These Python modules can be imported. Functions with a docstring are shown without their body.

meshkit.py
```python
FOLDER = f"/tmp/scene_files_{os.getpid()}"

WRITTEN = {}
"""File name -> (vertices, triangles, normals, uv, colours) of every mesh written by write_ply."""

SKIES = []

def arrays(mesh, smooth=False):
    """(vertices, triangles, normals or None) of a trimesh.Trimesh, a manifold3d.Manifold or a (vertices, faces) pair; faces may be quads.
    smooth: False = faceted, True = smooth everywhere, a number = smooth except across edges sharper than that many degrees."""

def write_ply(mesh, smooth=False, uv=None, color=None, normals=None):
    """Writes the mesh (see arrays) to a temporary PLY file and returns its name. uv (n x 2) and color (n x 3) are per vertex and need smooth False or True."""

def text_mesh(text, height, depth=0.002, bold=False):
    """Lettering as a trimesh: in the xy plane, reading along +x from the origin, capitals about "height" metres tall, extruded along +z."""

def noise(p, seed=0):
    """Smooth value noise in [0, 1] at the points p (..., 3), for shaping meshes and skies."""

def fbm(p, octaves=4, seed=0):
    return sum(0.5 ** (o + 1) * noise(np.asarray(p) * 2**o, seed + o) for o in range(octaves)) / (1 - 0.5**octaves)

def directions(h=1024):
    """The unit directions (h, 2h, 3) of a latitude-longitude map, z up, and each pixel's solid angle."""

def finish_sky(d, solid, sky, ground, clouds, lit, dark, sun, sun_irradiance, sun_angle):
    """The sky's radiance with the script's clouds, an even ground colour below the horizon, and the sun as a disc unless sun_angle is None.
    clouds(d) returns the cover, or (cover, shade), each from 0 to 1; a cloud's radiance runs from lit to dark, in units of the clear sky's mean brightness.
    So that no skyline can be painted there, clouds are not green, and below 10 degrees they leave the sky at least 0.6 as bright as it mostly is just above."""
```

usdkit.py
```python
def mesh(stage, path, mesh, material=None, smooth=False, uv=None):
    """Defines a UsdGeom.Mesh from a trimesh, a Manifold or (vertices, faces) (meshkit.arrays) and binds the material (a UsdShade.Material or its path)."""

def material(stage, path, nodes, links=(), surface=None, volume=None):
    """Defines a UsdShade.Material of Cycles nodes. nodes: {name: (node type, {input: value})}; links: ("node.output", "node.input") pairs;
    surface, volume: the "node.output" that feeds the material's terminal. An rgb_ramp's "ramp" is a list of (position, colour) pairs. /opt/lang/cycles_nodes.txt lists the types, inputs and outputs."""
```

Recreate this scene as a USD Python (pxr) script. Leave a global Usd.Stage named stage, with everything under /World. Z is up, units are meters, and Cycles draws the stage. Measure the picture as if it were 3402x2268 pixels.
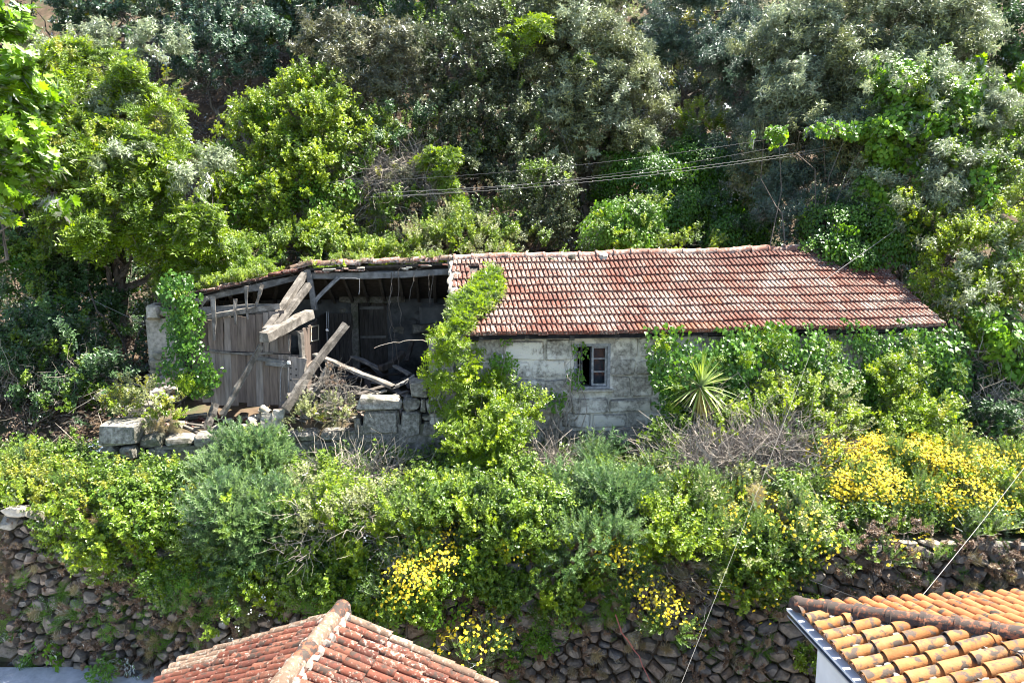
import math, numpy as np, trimesh, usdkit, meshkit
from scipy.spatial import Voronoi
from scipy.spatial.transform import Rotation
from shapely.geometry import Polygon, box as sbox
from pxr import Usd, UsdGeom, UsdLux, UsdShade, Sdf, Gf, Vt

# ------------------------------------------------------------------ camera, sky, sun, exposure
stage = Usd.Stage.CreateInMemory()
UsdGeom.SetStageUpAxis(stage, 'Z')
UsdGeom.Xform.Define(stage, '/World')
UsdGeom.Scope.Define(stage, '/World/Looks')
CAM_Z, PITCH, FPX = 5.0, 8.5, 2600.0
cam = UsdGeom.Camera.Define(stage, '/World/camera')
cam.CreateFocalLengthAttr(26.0)
cam.CreateHorizontalApertureAttr(34.02)
cam.CreateClippingRangeAttr((0.1, 2000.0))
cam.AddTranslateOp().Set((0, 0, CAM_Z))
cam.AddRotateXOp().Set(90 - PITCH)
cam.CreateExposureAttr(2.5)
SUN_AZ, SUN_EL = math.radians(66), math.radians(62)
sky_m = usdkit.material(stage, '/World/Looks/sky_look', {
    's': ('sky_texture', {'sky_type': 'single_scattering', 'sun_disc': False, 'sun_elevation': SUN_EL, 'sun_rotation': SUN_AZ}),
    'b': ('background_shader', {'strength': 0.062})}, [('s.color', 'b.color')], surface='b.background')
dome = UsdLux.DomeLight.Define(stage, '/World/sky')
UsdShade.MaterialBindingAPI.Apply(dome.GetPrim()).Bind(sky_m)
dome.GetPrim().SetCustomDataByKey('kind', 'structure')
sun = UsdLux.DistantLight.Define(stage, '/World/sun')
sun.CreateNormalizeAttr(True); sun.CreateIntensityAttr(1.25); sun.CreateAngleAttr(0.5); sun.CreateColorAttr((1, .94, .83))
SUN = Gf.Vec3d(math.sin(SUN_AZ) * math.cos(SUN_EL), math.cos(SUN_AZ) * math.cos(SUN_EL), math.sin(SUN_EL))
sun.AddTransformOp().Set(Gf.Matrix4d().SetLookAt(SUN, Gf.Vec3d(0, 0, 0), Gf.Vec3d(0, 0, 1)).GetInverse())

# ------------------------------------------------------------------ places: the survey of the photograph gives points on real planes
_p = math.radians(PITCH)
FW, UPV, XV = np.array([0, math.cos(_p), -math.sin(_p)]), np.array([0, math.sin(_p), math.cos(_p)]), np.array([1., 0, 0])
C0 = np.array([0, 0, CAM_Z])
def ray(u, v): return FW + (u - 1701) / FPX * XV - (v - 1134) / FPX * UPV
def at(u, v, Y): d = ray(u, v); return C0 + d * Y / d[1]
def onz(u, v, z): d = ray(u, v); return C0 + d * (z - CAM_Z) / d[2]
_a = math.radians(5.5)
HA, HB = np.array([math.cos(_a), math.sin(_a), 0]), np.array([-math.sin(_a), math.cos(_a), 0])
H0 = at(1530, 1118, 15.0); H0[2] = 0
def W(s, t, z): return H0 + HA * s + HB * t + np.array([0, 0, z])
def st(p):
    d = np.asarray(p) - H0
    return d @ HA, d @ HB
def on(u, v, t):
    d = ray(u, v); P = H0 + HB * t
    return C0 + d * ((P - C0) @ HB) / (d @ HB)
def sz(u, v, t):
    p = on(u, v, t); return float((p - H0) @ HA), float(p[2])
def ons(u, v, s):                       # on a plane across the house
    d = ray(u, v); P = H0 + HA * s
    return C0 + d * ((P - C0) @ HA) / (d @ HA)
def lin(x, xs, ys): return np.interp(x, xs, ys)
def terrain(x, y):
    x, y = np.asarray(x, float), np.asarray(y, float)
    yw = lin(x, [-12, -9, 0, 9, 12], [12.95, 12.85, 12.0, 11.75, 11.7]) + .28
    up = lin(y, [12, 14.6, 15.5, 17, 20, 22, 24, 30, 45, 90], [-.12, .05, .2, 1.0, 2.0, 2.5, 3.9, 8.6, 21, 60])
    low = lin(y, [-10, 4, 12.5], [-3.2, -2.9, -2.42]) + 0 * x
    n = meshkit.fbm(np.stack([x * .45, y * .45, 0 * x], -1), 4, 3) - .5
    z = np.where(y > yw, up + n * lin(y, [13, 16, 24, 30], [.12, .25, .9, 1.6]), low + n * .12)
    d0, d1 = x - H0[0], y - H0[1]
    s, t = d0 * HA[0] + d1 * HA[1], d0 * HB[0] + d1 * HB[1]
    inside = (s > -7.25) & (s < 10.1) & (t > .35) & (t < 6.1)
    return np.where(inside, np.minimum(z, .45), z)
def vnorm(a): return a / np.maximum(np.linalg.norm(a, axis=-1, keepdims=True), 1e-9)

# ------------------------------------------------------------------ naming
USED, ORIGIN = {}, {}
def numbered(parent, name):
    n = USED.get((parent, name), -1) + 1
    USED[(parent, name)] = n
    return f'{parent}/{name}' + (f'_{n:03d}' if n else '')
def tag(prim, label=None, cat=None, group=None, kind=None):
    for k, v in (('label', label), ('category', cat), ('group', group), ('kind', kind)):
        if v: prim.SetCustomDataByKey(k, v)
def thing(name, label, cat, pos=(0, 0, 0), group=None):
    path = numbered('/World', name)
    x = UsdGeom.Xform.Define(stage, path)
    pos = np.asarray(pos, float); x.AddTranslateOp().Set(Gf.Vec3d(*map(float, pos)))
    ORIGIN[path] = pos
    tag(x.GetPrim(), label, cat, group)
    return path
def shift(m, o):
    v, f = (m.vertices, m.faces) if hasattr(m, 'vertices') else m
    return trimesh.Trimesh(np.asarray(v) - o, f, process=False)
def part(parent, name, m, mat, label=None, kind=None, smooth=False):
    path = numbered(parent, name)
    o = ORIGIN.get(parent, np.zeros(3)); ORIGIN[path] = o
    if isinstance(m, list): m = join(m)
    g = usdkit.mesh(stage, path, shift(m, o), mat, smooth)
    tag(g.GetPrim(), label, None, None, kind)
    return path
def solo(name, label, cat, m, mat, group=None, smooth=False, kind=None):
    path = numbered('/World', name)
    if isinstance(m, list): m = join(m)
    g = usdkit.mesh(stage, path, m, mat, smooth)
    tag(g.GetPrim(), label, cat, group, kind)
    return path
def join(ms): return trimesh.util.concatenate([trimesh.Trimesh(np.asarray(m.vertices), np.asarray(m.faces), process=False) for m in ms])

# ------------------------------------------------------------------ shapes
def frame_box(c, ax, ay, az, sx, sy, sz_, jit=0, rng=None, cham=0.0):
    """box about c along the axes ax, ay, az with the full sizes; cham: chamfer; jit: unevenness"""
    h = np.array([sx, sy, sz_]) / 2
    if cham <= 0:
        m = trimesh.creation.box((sx, sy, sz_)); v = np.array(m.vertices)
    else:
        pts = []
        cc = min(cham, h.min() * .6)
        for q in np.ndindex(2, 2, 2):
            k = np.array(q) * 2 - 1
            for ax_ in range(3):
                p = k * (h - cc); p[ax_] = k[ax_] * h[ax_]
                pts.append(p)
        v = np.array(pts, float)
        if jit: v = v + rng.normal(0, jit, v.shape)
        m = trimesh.convex.convex_hull(v); v = np.array(m.vertices)
    R = np.stack([ax, ay, az])
    return trimesh.Trimesh(v @ R + c, m.faces, process=False)
EX, EY, EZ = np.eye(3)
def hbox(s0, s1, t0, t1, z0, z1, **k):
    return frame_box(W((s0 + s1) / 2, (t0 + t1) / 2, (z0 + z1) / 2), HA, HB, EZ, s1 - s0, t1 - t0, z1 - z0, **k)
def beam(a, b, w, h, up=EZ, jit=.006, seed=0, segs=5, taper=1.0):
    """weathered timber from a to b: several rings with uneven corners"""
    a, b = np.asarray(a, float), np.asarray(b, float); rng = np.random.default_rng(seed)
    d = vnorm(b - a); x = vnorm(np.cross(d, up)); y = np.cross(x, d)
    vs, n = [], segs + 1
    bow = rng.normal(0, jit * 2, 2)
    for i in range(n):
        f = i / segs; k = 1 + (taper - 1) * f
        c = a + (b - a) * f + (x * bow[0] + y * bow[1]) * math.sin(math.pi * f)
        for cx, cy in ((-.5, -.42), (-.42, -.5), (.42, -.5), (.5, -.42), (.5, .42), (.42, .5), (-.42, .5), (-.5, .42)):
            vs.append(c + x * (cx * w * k) + y * (cy * h * k) + rng.normal(0, jit, 3))
    f = []
    for i in range(segs):
        for j in range(8):
            p, q = i * 8 + j, i * 8 + (j + 1) % 8
            f += [(p, q, q + 8), (p, q + 8, p + 8)]
    for j in range(1, 7):
        f += [(0, j + 1, j), (segs * 8, segs * 8 + j, segs * 8 + j + 1)]
    return trimesh.Trimesh(np.array(vs), f, process=False)
def tube(pts, r, sides=6):
    p = np.asarray(pts, float); t = vnorm(np.gradient(p, axis=0))
    ref = np.where(np.abs(t[:, 2:]) < .9, [[0, 0, 1.]], [[1., 0, 0]])
    a = vnorm(np.cross(t, ref)); b = np.cross(t, a)
    ang = np.arange(sides) * 2 * np.pi / sides
    r = np.broadcast_to(r, (len(p),))
    v = p[:, None] + r[:, None, None] * (np.cos(ang)[None, :, None] * a[:, None] + np.sin(ang)[None, :, None] * b[:, None])
    i, j = np.meshgrid(np.arange(len(p) - 1), np.arange(sides), indexing='ij')
    q = np.stack([i * sides + j, i * sides + (j + 1) % sides, (i + 1) * sides + (j + 1) % sides, (i + 1) * sides + j], -1).reshape(-1, 4)
    return trimesh.Trimesh(v.reshape(-1, 3), np.vstack([q[:, [0, 2, 1]], q[:, [0, 3, 2]]]), process=False)
def catenary(a, b, sag, n=24):
    f = np.linspace(0, 1, n)[:, None]
    p = np.asarray(a) * (1 - f) + np.asarray(b) * f
    p[:, 2] -= (4 * sag * f * (1 - f))[:, 0]
    return p
def limb(a, b, r0, r1, seed=0, n=9, wob=.06, sides=6, arch=0.0):
    rng = np.random.default_rng(seed); a, b = np.asarray(a, float), np.asarray(b, float)
    f = np.linspace(0, 1, n)[:, None]
    L = np.linalg.norm(b - a)
    w = np.cumsum(rng.normal(0, 1, (n, 3)), 0); w = (w - w[0]) - f * (w[-1] - w[0])
    p = a * (1 - f) + b * f + w * wob * L / math.sqrt(n)
    p[:, 2] += (arch * L * np.sin(np.pi * f))[:, 0]
    return tube(p, r0 + (r1 - r0) * f[:, 0], sides)
def rock(c, size, seed, n=16, ax=None):
    rng = np.random.default_rng(seed)
    v = vnorm(rng.normal(size=(n + 6, 3)))
    v = np.sign(v) * np.abs(v) ** .75
    v = v * np.asarray(size) / 2 * rng.uniform(.85, 1.05, (len(v), 1))
    m = trimesh.convex.convex_hull(v); v = np.array(m.vertices)
    R = np.stack(ax) if ax is not None else Rotation.from_euler('xyz', rng.uniform(-.5, .5, 3)).as_matrix()
    return trimesh.Trimesh(v @ R + np.asarray(c), m.faces, process=False)

# ------------------------------------------------------------------ looks
def look(name, nodes, links, surface='p.BSDF'): return usdkit.material(stage, '/World/Looks/' + name, nodes, links, surface=surface)
def rough(name, ramp, scale=6., detail=8., bump=.4, bscale=30., rgh=.85, stain=None, sscale=1.4, spos=(.48, .62), stretch=(1, 1, 1), isl=0.0, dist=.02):
    """mineral or timber: noise through a ramp, a second large noise of stains, fine relief; isl: tone per loose piece"""
    N = {'g': ('geometry', {}), 'm': ('mapping', {'scale': stretch}), 'n': ('noise_texture', {'scale': scale, 'detail': detail, 'roughness': .65}),
         'r': ('rgb_ramp', {'ramp': ramp}), 'n2': ('noise_texture', {'scale': bscale, 'detail': 6., 'roughness': .7}),
         'b': ('bump', {'strength': bump, 'distance': dist}), 'p': ('principled_bsdf', {'roughness': rgh, 'specular_ior_level': .25}),
         'o': ('object_info', {}), 'mr': ('map_range', {'from_min': 0., 'from_max': 1., 'to_min': 1 - isl, 'to_max': 1 + isl}), 'hv': ('hsv', {})}
    L = [('g.position', 'm.vector'), ('m.vector', 'n.vector'), ('m.vector', 'n2.vector'), ('n.fac', 'r.fac'), ('n2.fac', 'b.height'), ('b.normal', 'p.normal'),
         ('o.random', 'mr.value'), ('mr.result', 'hv.value'), ('hv.color', 'p.base_color')]
    if stain is not None:
        N['n3'] = ('noise_texture', {'scale': sscale, 'detail': 7., 'roughness': .7}); N['r3'] = ('rgb_ramp', {'ramp': [(spos[0], (0, 0, 0)), (spos[1], (1, 1, 1))]})
        N['x'] = ('mix_color', {'b': stain})
        L += [('m.vector', 'n3.vector'), ('n3.fac', 'r3.fac'), ('r3.color', 'x.fac'), ('r.color', 'x.a'), ('x.result', 'hv.color')]
    else: L += [('r.color', 'hv.color')]
    return look(name, N, L)
def plain(name, c, r=.5, metal=0.): return look(name, {'p': ('principled_bsdf', {'base_color': c, 'roughness': r, 'metallic': metal})}, [])
M = {}
M['soil'] = rough('soil', [(.3, (.035, .024, .015)), (.55, (.09, .062, .04)), (.8, (.16, .12, .08))], 3., 10, .8, 18, .95, (.05, .06, .025), .8)
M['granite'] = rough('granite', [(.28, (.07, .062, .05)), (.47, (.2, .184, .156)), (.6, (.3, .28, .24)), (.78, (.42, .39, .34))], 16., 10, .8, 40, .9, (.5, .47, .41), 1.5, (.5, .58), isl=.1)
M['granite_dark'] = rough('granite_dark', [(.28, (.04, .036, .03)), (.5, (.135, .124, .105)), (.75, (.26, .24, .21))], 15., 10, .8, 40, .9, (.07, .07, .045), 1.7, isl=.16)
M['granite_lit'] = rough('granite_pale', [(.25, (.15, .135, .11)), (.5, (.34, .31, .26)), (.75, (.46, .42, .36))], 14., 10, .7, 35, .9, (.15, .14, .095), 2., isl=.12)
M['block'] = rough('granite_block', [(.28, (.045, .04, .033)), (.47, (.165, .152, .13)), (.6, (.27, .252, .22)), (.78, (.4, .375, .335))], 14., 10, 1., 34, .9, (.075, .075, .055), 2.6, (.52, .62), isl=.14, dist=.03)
M['mortar'] = rough('mortar', [(.3, (.17, .155, .13)), (.5, (.3, .28, .24)), (.75, (.42, .39, .34))], 11., 10, .8, 26, .92, (.5, .47, .41), 1.5, (.5, .58))
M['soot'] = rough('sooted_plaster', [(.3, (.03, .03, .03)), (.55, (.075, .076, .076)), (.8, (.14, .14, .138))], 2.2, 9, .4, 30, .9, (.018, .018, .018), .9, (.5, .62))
M['dry_stone'] = [rough(f'field_stone_{k}', [(.28, tuple(np.array(c) * .35)), (.5, c), (.78, tuple(np.array(c) * 1.7))], 9., 10, .8, 30, .92, mo, 2.1, (.53, .64), isl=.22)
                  for k, (c, mo) in enumerate([((.17, .146, .122), (.06, .055, .03)), ((.19, .15, .12), (.08, .055, .034)), ((.14, .128, .117), (.25, .235, .21)), ((.21, .18, .15), (.05, .062, .026))])]
def timber(name, a, b, c, stretch): return rough(name, [(.25, a), (.5, b), (.8, c)], 2.2, 9, .5, 9, .85, None, stretch=stretch, isl=.16, dist=.012)
M['board'] = [timber(f'weathered_board_{k}', tuple(.4 * np.array(c)), c, tuple(1.6 * np.array(c)), (9, 9, .7)) for k, c in enumerate([(.135, .104, .084), (.17, .14, .118), (.105, .08, .066), (.2, .172, .15)])]
M['beam'] = rough('weathered_beam', [(.25, (.022, .019, .016)), (.45, (.1, .089, .077)), (.6, (.19, .173, .153)), (.8, (.28, .26, .235))], 5., 9, .7, 22, .88, (.09, .08, .07), 3.5, (.5, .62), isl=.12)
M['old_wood'] = rough('dark_wood', [(.25, (.02, .018, .016)), (.5, (.055, .047, .041)), (.8, (.11, .1, .09))], 4., 8, .4, 12, .85, stretch=(3, 3, .6), isl=.2)
M['grey_wood'] = rough('grey_wood', [(.25, (.05, .047, .044)), (.5, (.125, .12, .112)), (.8, (.25, .24, .228))], 6., 8, .4, 16, .85, isl=.15)
def terracotta(name, a, b, lich, amt, scale=9., dark=None, isl=.2, dthr=.6):
    N = {'g': ('geometry', {}), 'n': ('noise_texture', {'scale': scale, 'detail': 8., 'roughness': .7}), 'r': ('rgb_ramp', {'ramp': [(.3, a), (.7, b)]}),
         'n2': ('noise_texture', {'scale': scale * 1.3, 'detail': 9., 'roughness': .72, 'distortion': .4}), 'r2': ('rgb_ramp', {'ramp': [(.62 - amt, (0, 0, 0)), (.70 - amt, (1, 1, 1))]}), 'x': ('mix_color', {'b': lich}), 'n5': ('noise_texture', {'scale': 1.1, 'detail': 3.}), 'ad': ('math', {'math_type': 'multiply_add', 'value2': .34, 'value3': -.17}), 'su': ('math', {'math_type': 'add'}),
         'n3': ('noise_texture', {'scale': scale * .8, 'detail': 5., 'w': 3., 'dimensions': '4D'}), 'r3': ('rgb_ramp', {'ramp': [(dthr, (0, 0, 0)), (dthr + .07, (1, 1, 1))]}), 'y': ('mix_color', {'b': dark or (.05, .042, .035)}),
         'o': ('object_info', {}), 'mr': ('map_range', {'from_min': 0., 'from_max': 1., 'to_min': 1 - isl, 'to_max': 1 + isl}), 'hv': ('hsv', {}),
         'n4': ('noise_texture', {'scale': 60., 'detail': 4.}), 'bp': ('bump', {'strength': .35, 'distance': .01}), 'p': ('principled_bsdf', {'roughness': .85, 'specular_ior_level': .25})}
    L = [('g.position', 'n.vector'), ('g.position', 'n2.vector'), ('g.position', 'n3.vector'), ('g.position', 'n4.vector'), ('n.fac', 'r.fac'), ('g.position', 'n5.vector'), ('n5.fac', 'ad.value1'), ('ad.value', 'su.value1'), ('n2.fac', 'su.value2'), ('su.value', 'r2.fac'), ('r2.color', 'x.fac'), ('r.color', 'hv.color'), ('o.random', 'mr.value'),
         ('mr.result', 'hv.value'), ('hv.color', 'x.a'), ('n3.fac', 'r3.fac'), ('r3.color', 'y.fac'), ('x.result', 'y.a'), ('y.result', 'p.base_color'), ('n4.fac', 'bp.height'), ('bp.normal', 'p.normal')]
    return look(name, N, L)
M['tile'] = [terracotta(f'lichened_tile_{k}', a, b, (.3, .25, .215), am, 24., isl=.1, dthr=.57) for k, (a, b, am) in enumerate([((.078, .024, .016), (.148, .05, .033), .1), ((.085, .027, .018), (.155, .055, .038), .12), ((.09, .032, .023), (.155, .062, .045), .135), ((.064, .022, .017), (.118, .043, .031), .1), ((.11, .036, .018), (.17, .06, .032), .09)])]
M['ridge'] = terracotta('lichened_ridge', (.15, .062, .044), (.23, .118, .09), (.32, .27, .235), .15, 14.)
M['canal'] = [terracotta(f'red_barrel_{k}', a, b, (.36, .29, .24), .06, 16., dark=(.045, .03, .024), dthr=.53) for k, (a, b) in enumerate([((.07, .021, .013), (.13, .042, .026)), ((.085, .03, .019), (.15, .06, .038)), ((.065, .021, .015), (.118, .041, .028))])]
M['canal_old'] = terracotta('grey_lichened_barrel', (.09, .058, .04), (.165, .108, .077), (.26, .225, .185), .1, 16.)
M['barrel'] = [terracotta(f'ochre_barrel_{k}', a, b, (.09, .072, .06), .0, 12., dark=(.08, .062, .05), isl=.12, dthr=.5) for k, (a, b) in enumerate([((.24, .097, .03), (.31, .15, .054)), ((.21, .076, .022), (.28, .125, .042)), ((.25, .113, .04), (.32, .168, .07))])]
M['barrel_red'] = [terracotta(f'orange_barrel_{k}', a, b, (.13, .085, .065), .03, 12., isl=.14, dthr=.55) for k, (a, b) in enumerate([((.2, .066, .024), (.33, .135, .05)), ((.21, .065, .022), (.3, .12, .045))])]
M['hip'] = terracotta('blackened_hip', (.15, .052, .027), (.23, .094, .052), (.045, .034, .03), .2, 10.)
M['white_mortar'] = rough('lime_bedding', [(.3, (.12, .105, .09)), (.6, (.23, .21, .19)), (.8, (.33, .31, .29))], 12, 8, .6, 30, .9)
M['pan'] = rough('mortared_pan', [(.35, (.13, .05, .03)), (.55, (.2, .11, .075)), (.68, (.34, .31, .285))], 14, 8, .5, 30, .9)
M['whitewash'] = rough('whitewash', [(.3, (.55, .56, .58)), (.7, (.66, .67, .69))], 3, 6, .15, 30, .9)
M['white_paint'] = plain('white_paint', (.75, .74, .7), .5)
M['frame_paint'] = rough('flaking_frame', [(.3, (.09, .095, .1)), (.55, (.22, .225, .23)), (.8, (.4, .4, .4))], 14, 8, .3, 40, .8)
M['zinc'] = plain('zinc', (.36, .4, .46), .45, .6)
M['steel_blue'] = plain('bluish_metal', (.42, .52, .66), .45, .3)
M['cable'] = plain('black_cable', (.045, .045, .05), .5)
M['cable_grey'] = plain('grey_cable', (.2, .195, .19), .6)
M['twig'] = rough('dry_twig', [(.3, (.13, .108, .088)), (.7, (.33, .295, .255))], 8, 4, .2, 20, .9)
M['twig_red'] = plain('reddish_cane', (.32, .1, .08), .7)
M['bark'] = rough('bark', [(.3, (.04, .034, .028)), (.55, (.11, .095, .08)), (.8, (.2, .18, .155))], 9, 9, .9, 20, .95, stretch=(1, 1, .35))
M['path'] = rough('worn_paving', [(.3, (.3, .31, .33)), (.6, (.45, .46, .48)), (.8, (.55, .56, .58))], 5, 8, .5, 20, .9)
M['dark'] = plain('dark_recess', (.012, .012, .012), .9)
M['glass'] = look('window_glass', {'f': ('fresnel', {'IOR': 1.22}), 't': ('transparent_bsdf', {'color': (.8, .85, .87)}), 'g': ('glossy_bsdf', {'roughness': .03, 'color': (.9, .9, .9)}), 'm': ('mix_closure', {})},
                  [('f.fac', 'm.fac'), ('t.BSDF', 'm.closure1'), ('g.BSDF', 'm.closure2')], 'm.closure')

# ------------------------------------------------------------------ the setting
xs = np.concatenate([np.linspace(-70, -14, 29)[:-1], np.linspace(-14, 16, 151), np.linspace(16, 75, 30)[1:]])
ys = np.concatenate([np.linspace(-10, 10, 11)[:-1], np.linspace(10, 24, 113), np.linspace(24, 46, 61)[1:], np.linspace(46, 120, 20)[1:]])
gx, gy = np.meshgrid(xs, ys)
gz = terrain(gx, gy)
nx = len(xs); ii, jj = np.meshgrid(np.arange(len(ys) - 1), np.arange(nx - 1), indexing='ij'); k0 = (ii * nx + jj).ravel()
solo('terraced_hillside', None, None, trimesh.Trimesh(np.stack([gx, gy, gz], -1).reshape(-1, 3), np.vstack([np.stack([k0, k0 + 1, k0 + nx + 1], 1), np.stack([k0, k0 + nx + 1, k0 + nx], 1)]), process=False), M['soil'], smooth=True, kind='structure')
px_, py_ = np.meshgrid(np.linspace(-13, -5.2, 20), np.linspace(2, 12.25, 20))
k0 = (np.arange(19)[:, None] * 20 + np.arange(19)[None]).ravel()
solo('paved_path', None, None, trimesh.Trimesh(np.stack([px_, py_, terrain(px_, py_) + .05], -1).reshape(-1, 3), np.vstack([np.stack([k0, k0 + 1, k0 + 21], 1), np.stack([k0, k0 + 21, k0 + 20], 1)]), process=False), M['path'], smooth=True, kind='structure')

# ------------------------------------------------------------------ the stone house with the tiled roof
RL = 9.96
def eave_z(s): return 2.85 + .007 * s + .012 * math.sin(s * 1.3)
def ridge_z(s): return 4.2 + .022 * min(max(s, -4), 8.2) + .008 * math.sin(s * 1.7 + 1)
def roof_pt(s, w, back=False):
    """w: 0 at the eave, 1 at the ridge"""
    z = eave_z(s) + (ridge_z(s) - eave_z(s)) * w - .05 * math.sin(math.pi * w) + .009 * math.sin(s * 2.1 + w * 5)
    return W(s, 3.13 * w if not back else 6.26 - 3.13 * w, z)
house = thing('stone_house', 'long low stone cottage with lichened red tile roof and one small window', 'house', W(5, 3, 0))
rng = np.random.default_rng(11)
ws0, wz1 = sz(1908, 1143, .28); ws1, wz0 = sz(2027, 1291, .28)
core = [hbox(-.62, ws0, .305, .78, -.4, 2.74), hbox(ws1, 9.75, .305, .78, -.4, 2.74), hbox(ws0, ws1, .305, .78, -.4, wz0), hbox(ws0, ws1, .305, .78, wz1, 2.74)]
wall = part(house, 'front_wall', core, M['mortar'])
z = -.3
for ci, h in enumerate([.42, .36, .40, .33, .30, .44, .36, .44]):
    s = -.62 + rng.uniform(-.3, 0) * 0
    while s < 9.7:
        wd = rng.uniform(.42, .9) if ci != 1 else rng.uniform(.6, 1.2)
        s1 = min(s + wd, 9.75)
        if 9.75 - s1 < .25: s1 = 9.75
        hi = ci >= 5
        g = .016 if hi else .012
        segs = [(s, s1)]
        if z + h > wz0 - .02 and z < wz1 + .1:
            segs = [(a, b) for a, b in ((s, min(s1, ws0 - .02)), (max(s, ws1 + .02), s1)) if b - a > .14]
            if s1 <= ws0 or s >= ws1: segs = [(s, s1)]
        for a, b in segs:
            j = rng.normal(0, .012, 4)
            m = hbox(a + g + j[0], b - g + j[1], .262 + rng.uniform(-.012, .014) + (.014 if hi else 0), .40, z + g + j[2], z + h - g + j[3], cham=.05 if hi else .035, jit=.018, rng=rng)
            part(wall, 'stone', m, M['granite'] if z > .75 else M['block'], smooth=28)
        s = s1
    z += h
def gable(s0, s1):
    pts = [(.28, -.3), (5.98, -.3), (5.98, 2.78), (3.13, 4.02), (.28, 2.78)]
    v = np.array([W(s, t, zz) for s in (s0, s1) for t, zz in pts])
    f = [(0, 2, 1), (0, 3, 2), (0, 4, 3), (5, 6, 7), (5, 7, 8), (5, 8, 9)]
    for i in range(5): j = (i + 1) % 5; f += [(i, j, j + 5), (i, j + 5, i + 5)]
    return trimesh.Trimesh(v, f, process=False)
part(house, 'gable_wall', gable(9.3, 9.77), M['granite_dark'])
gw = part(house, 'gable_wall', gable(-.12, .36), M['soot'], 'sooted cross wall facing the ruined room')
for k in range(15):                      # rough stones left along the torn edge of the roof
    w = k / 14
    p = roof_pt(-.07, w)
    part(gw, 'stone', rock(p + EZ * -.03 + HA * rng.uniform(-.08, .06), (.3, .34, .22), 500 + k, ax=(HA, vnorm(roof_pt(0, 1) - roof_pt(0, 0)), EZ)), M['granite_lit'], smooth=35)
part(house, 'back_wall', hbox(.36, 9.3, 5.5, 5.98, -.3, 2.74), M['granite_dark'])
part(house, 'floor', hbox(.36, 9.3, .8, 5.5, -.1, .15), M['old_wood'])
# window
wn = part(house, 'window', [hbox(ws0, ws0 + .055, .30, .40, wz0, wz1), hbox(ws1 - .055, ws1, .30, .40, wz0, wz1), hbox(ws0 + .055, ws1 - .055, .30, .40, wz1 - .055, wz1), hbox(ws0 + .055, ws1 - .055, .30, .40, wz0 + .0, wz0 + .05)], M['frame_paint'])
ws, hw = ws1 - ws0, wz1 - wz0
r0, r1 = ws0 + ws * .5, ws1 - .06
part(wn, 'casement', [hbox(r0, r0 + .04, .35, .385, wz0 + .055, wz1 - .06), hbox(r1 - .04, r1, .35, .385, wz0 + .055, wz1 - .06), hbox(r0 + .04, r1 - .04, .35, .385, wz1 - .10, wz1 - .06), hbox(r0 + .04, r1 - .04, .35, .385, wz0 + .055, wz0 + .1)]
     + [hbox(r0 + .04, r1 - .04, .353, .38, wz0 + hw * q, wz0 + hw * q + .022) for q in (.36, .65)], M['frame_paint'], 'closed right casement')
for q0, q1 in ((.1, .355), (.375, .645), (.665, .9)):
    part(wn, 'pane', hbox(r0 + .04, r1 - .04, .364, .369, wz0 + hw * q0, wz0 + hw * q1), M['glass'])
c0 = W(ws0 + .06, .38, 0); dirn = vnorm(HA * .5 + HB * .86)      # the left casement stands open into the room
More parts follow.
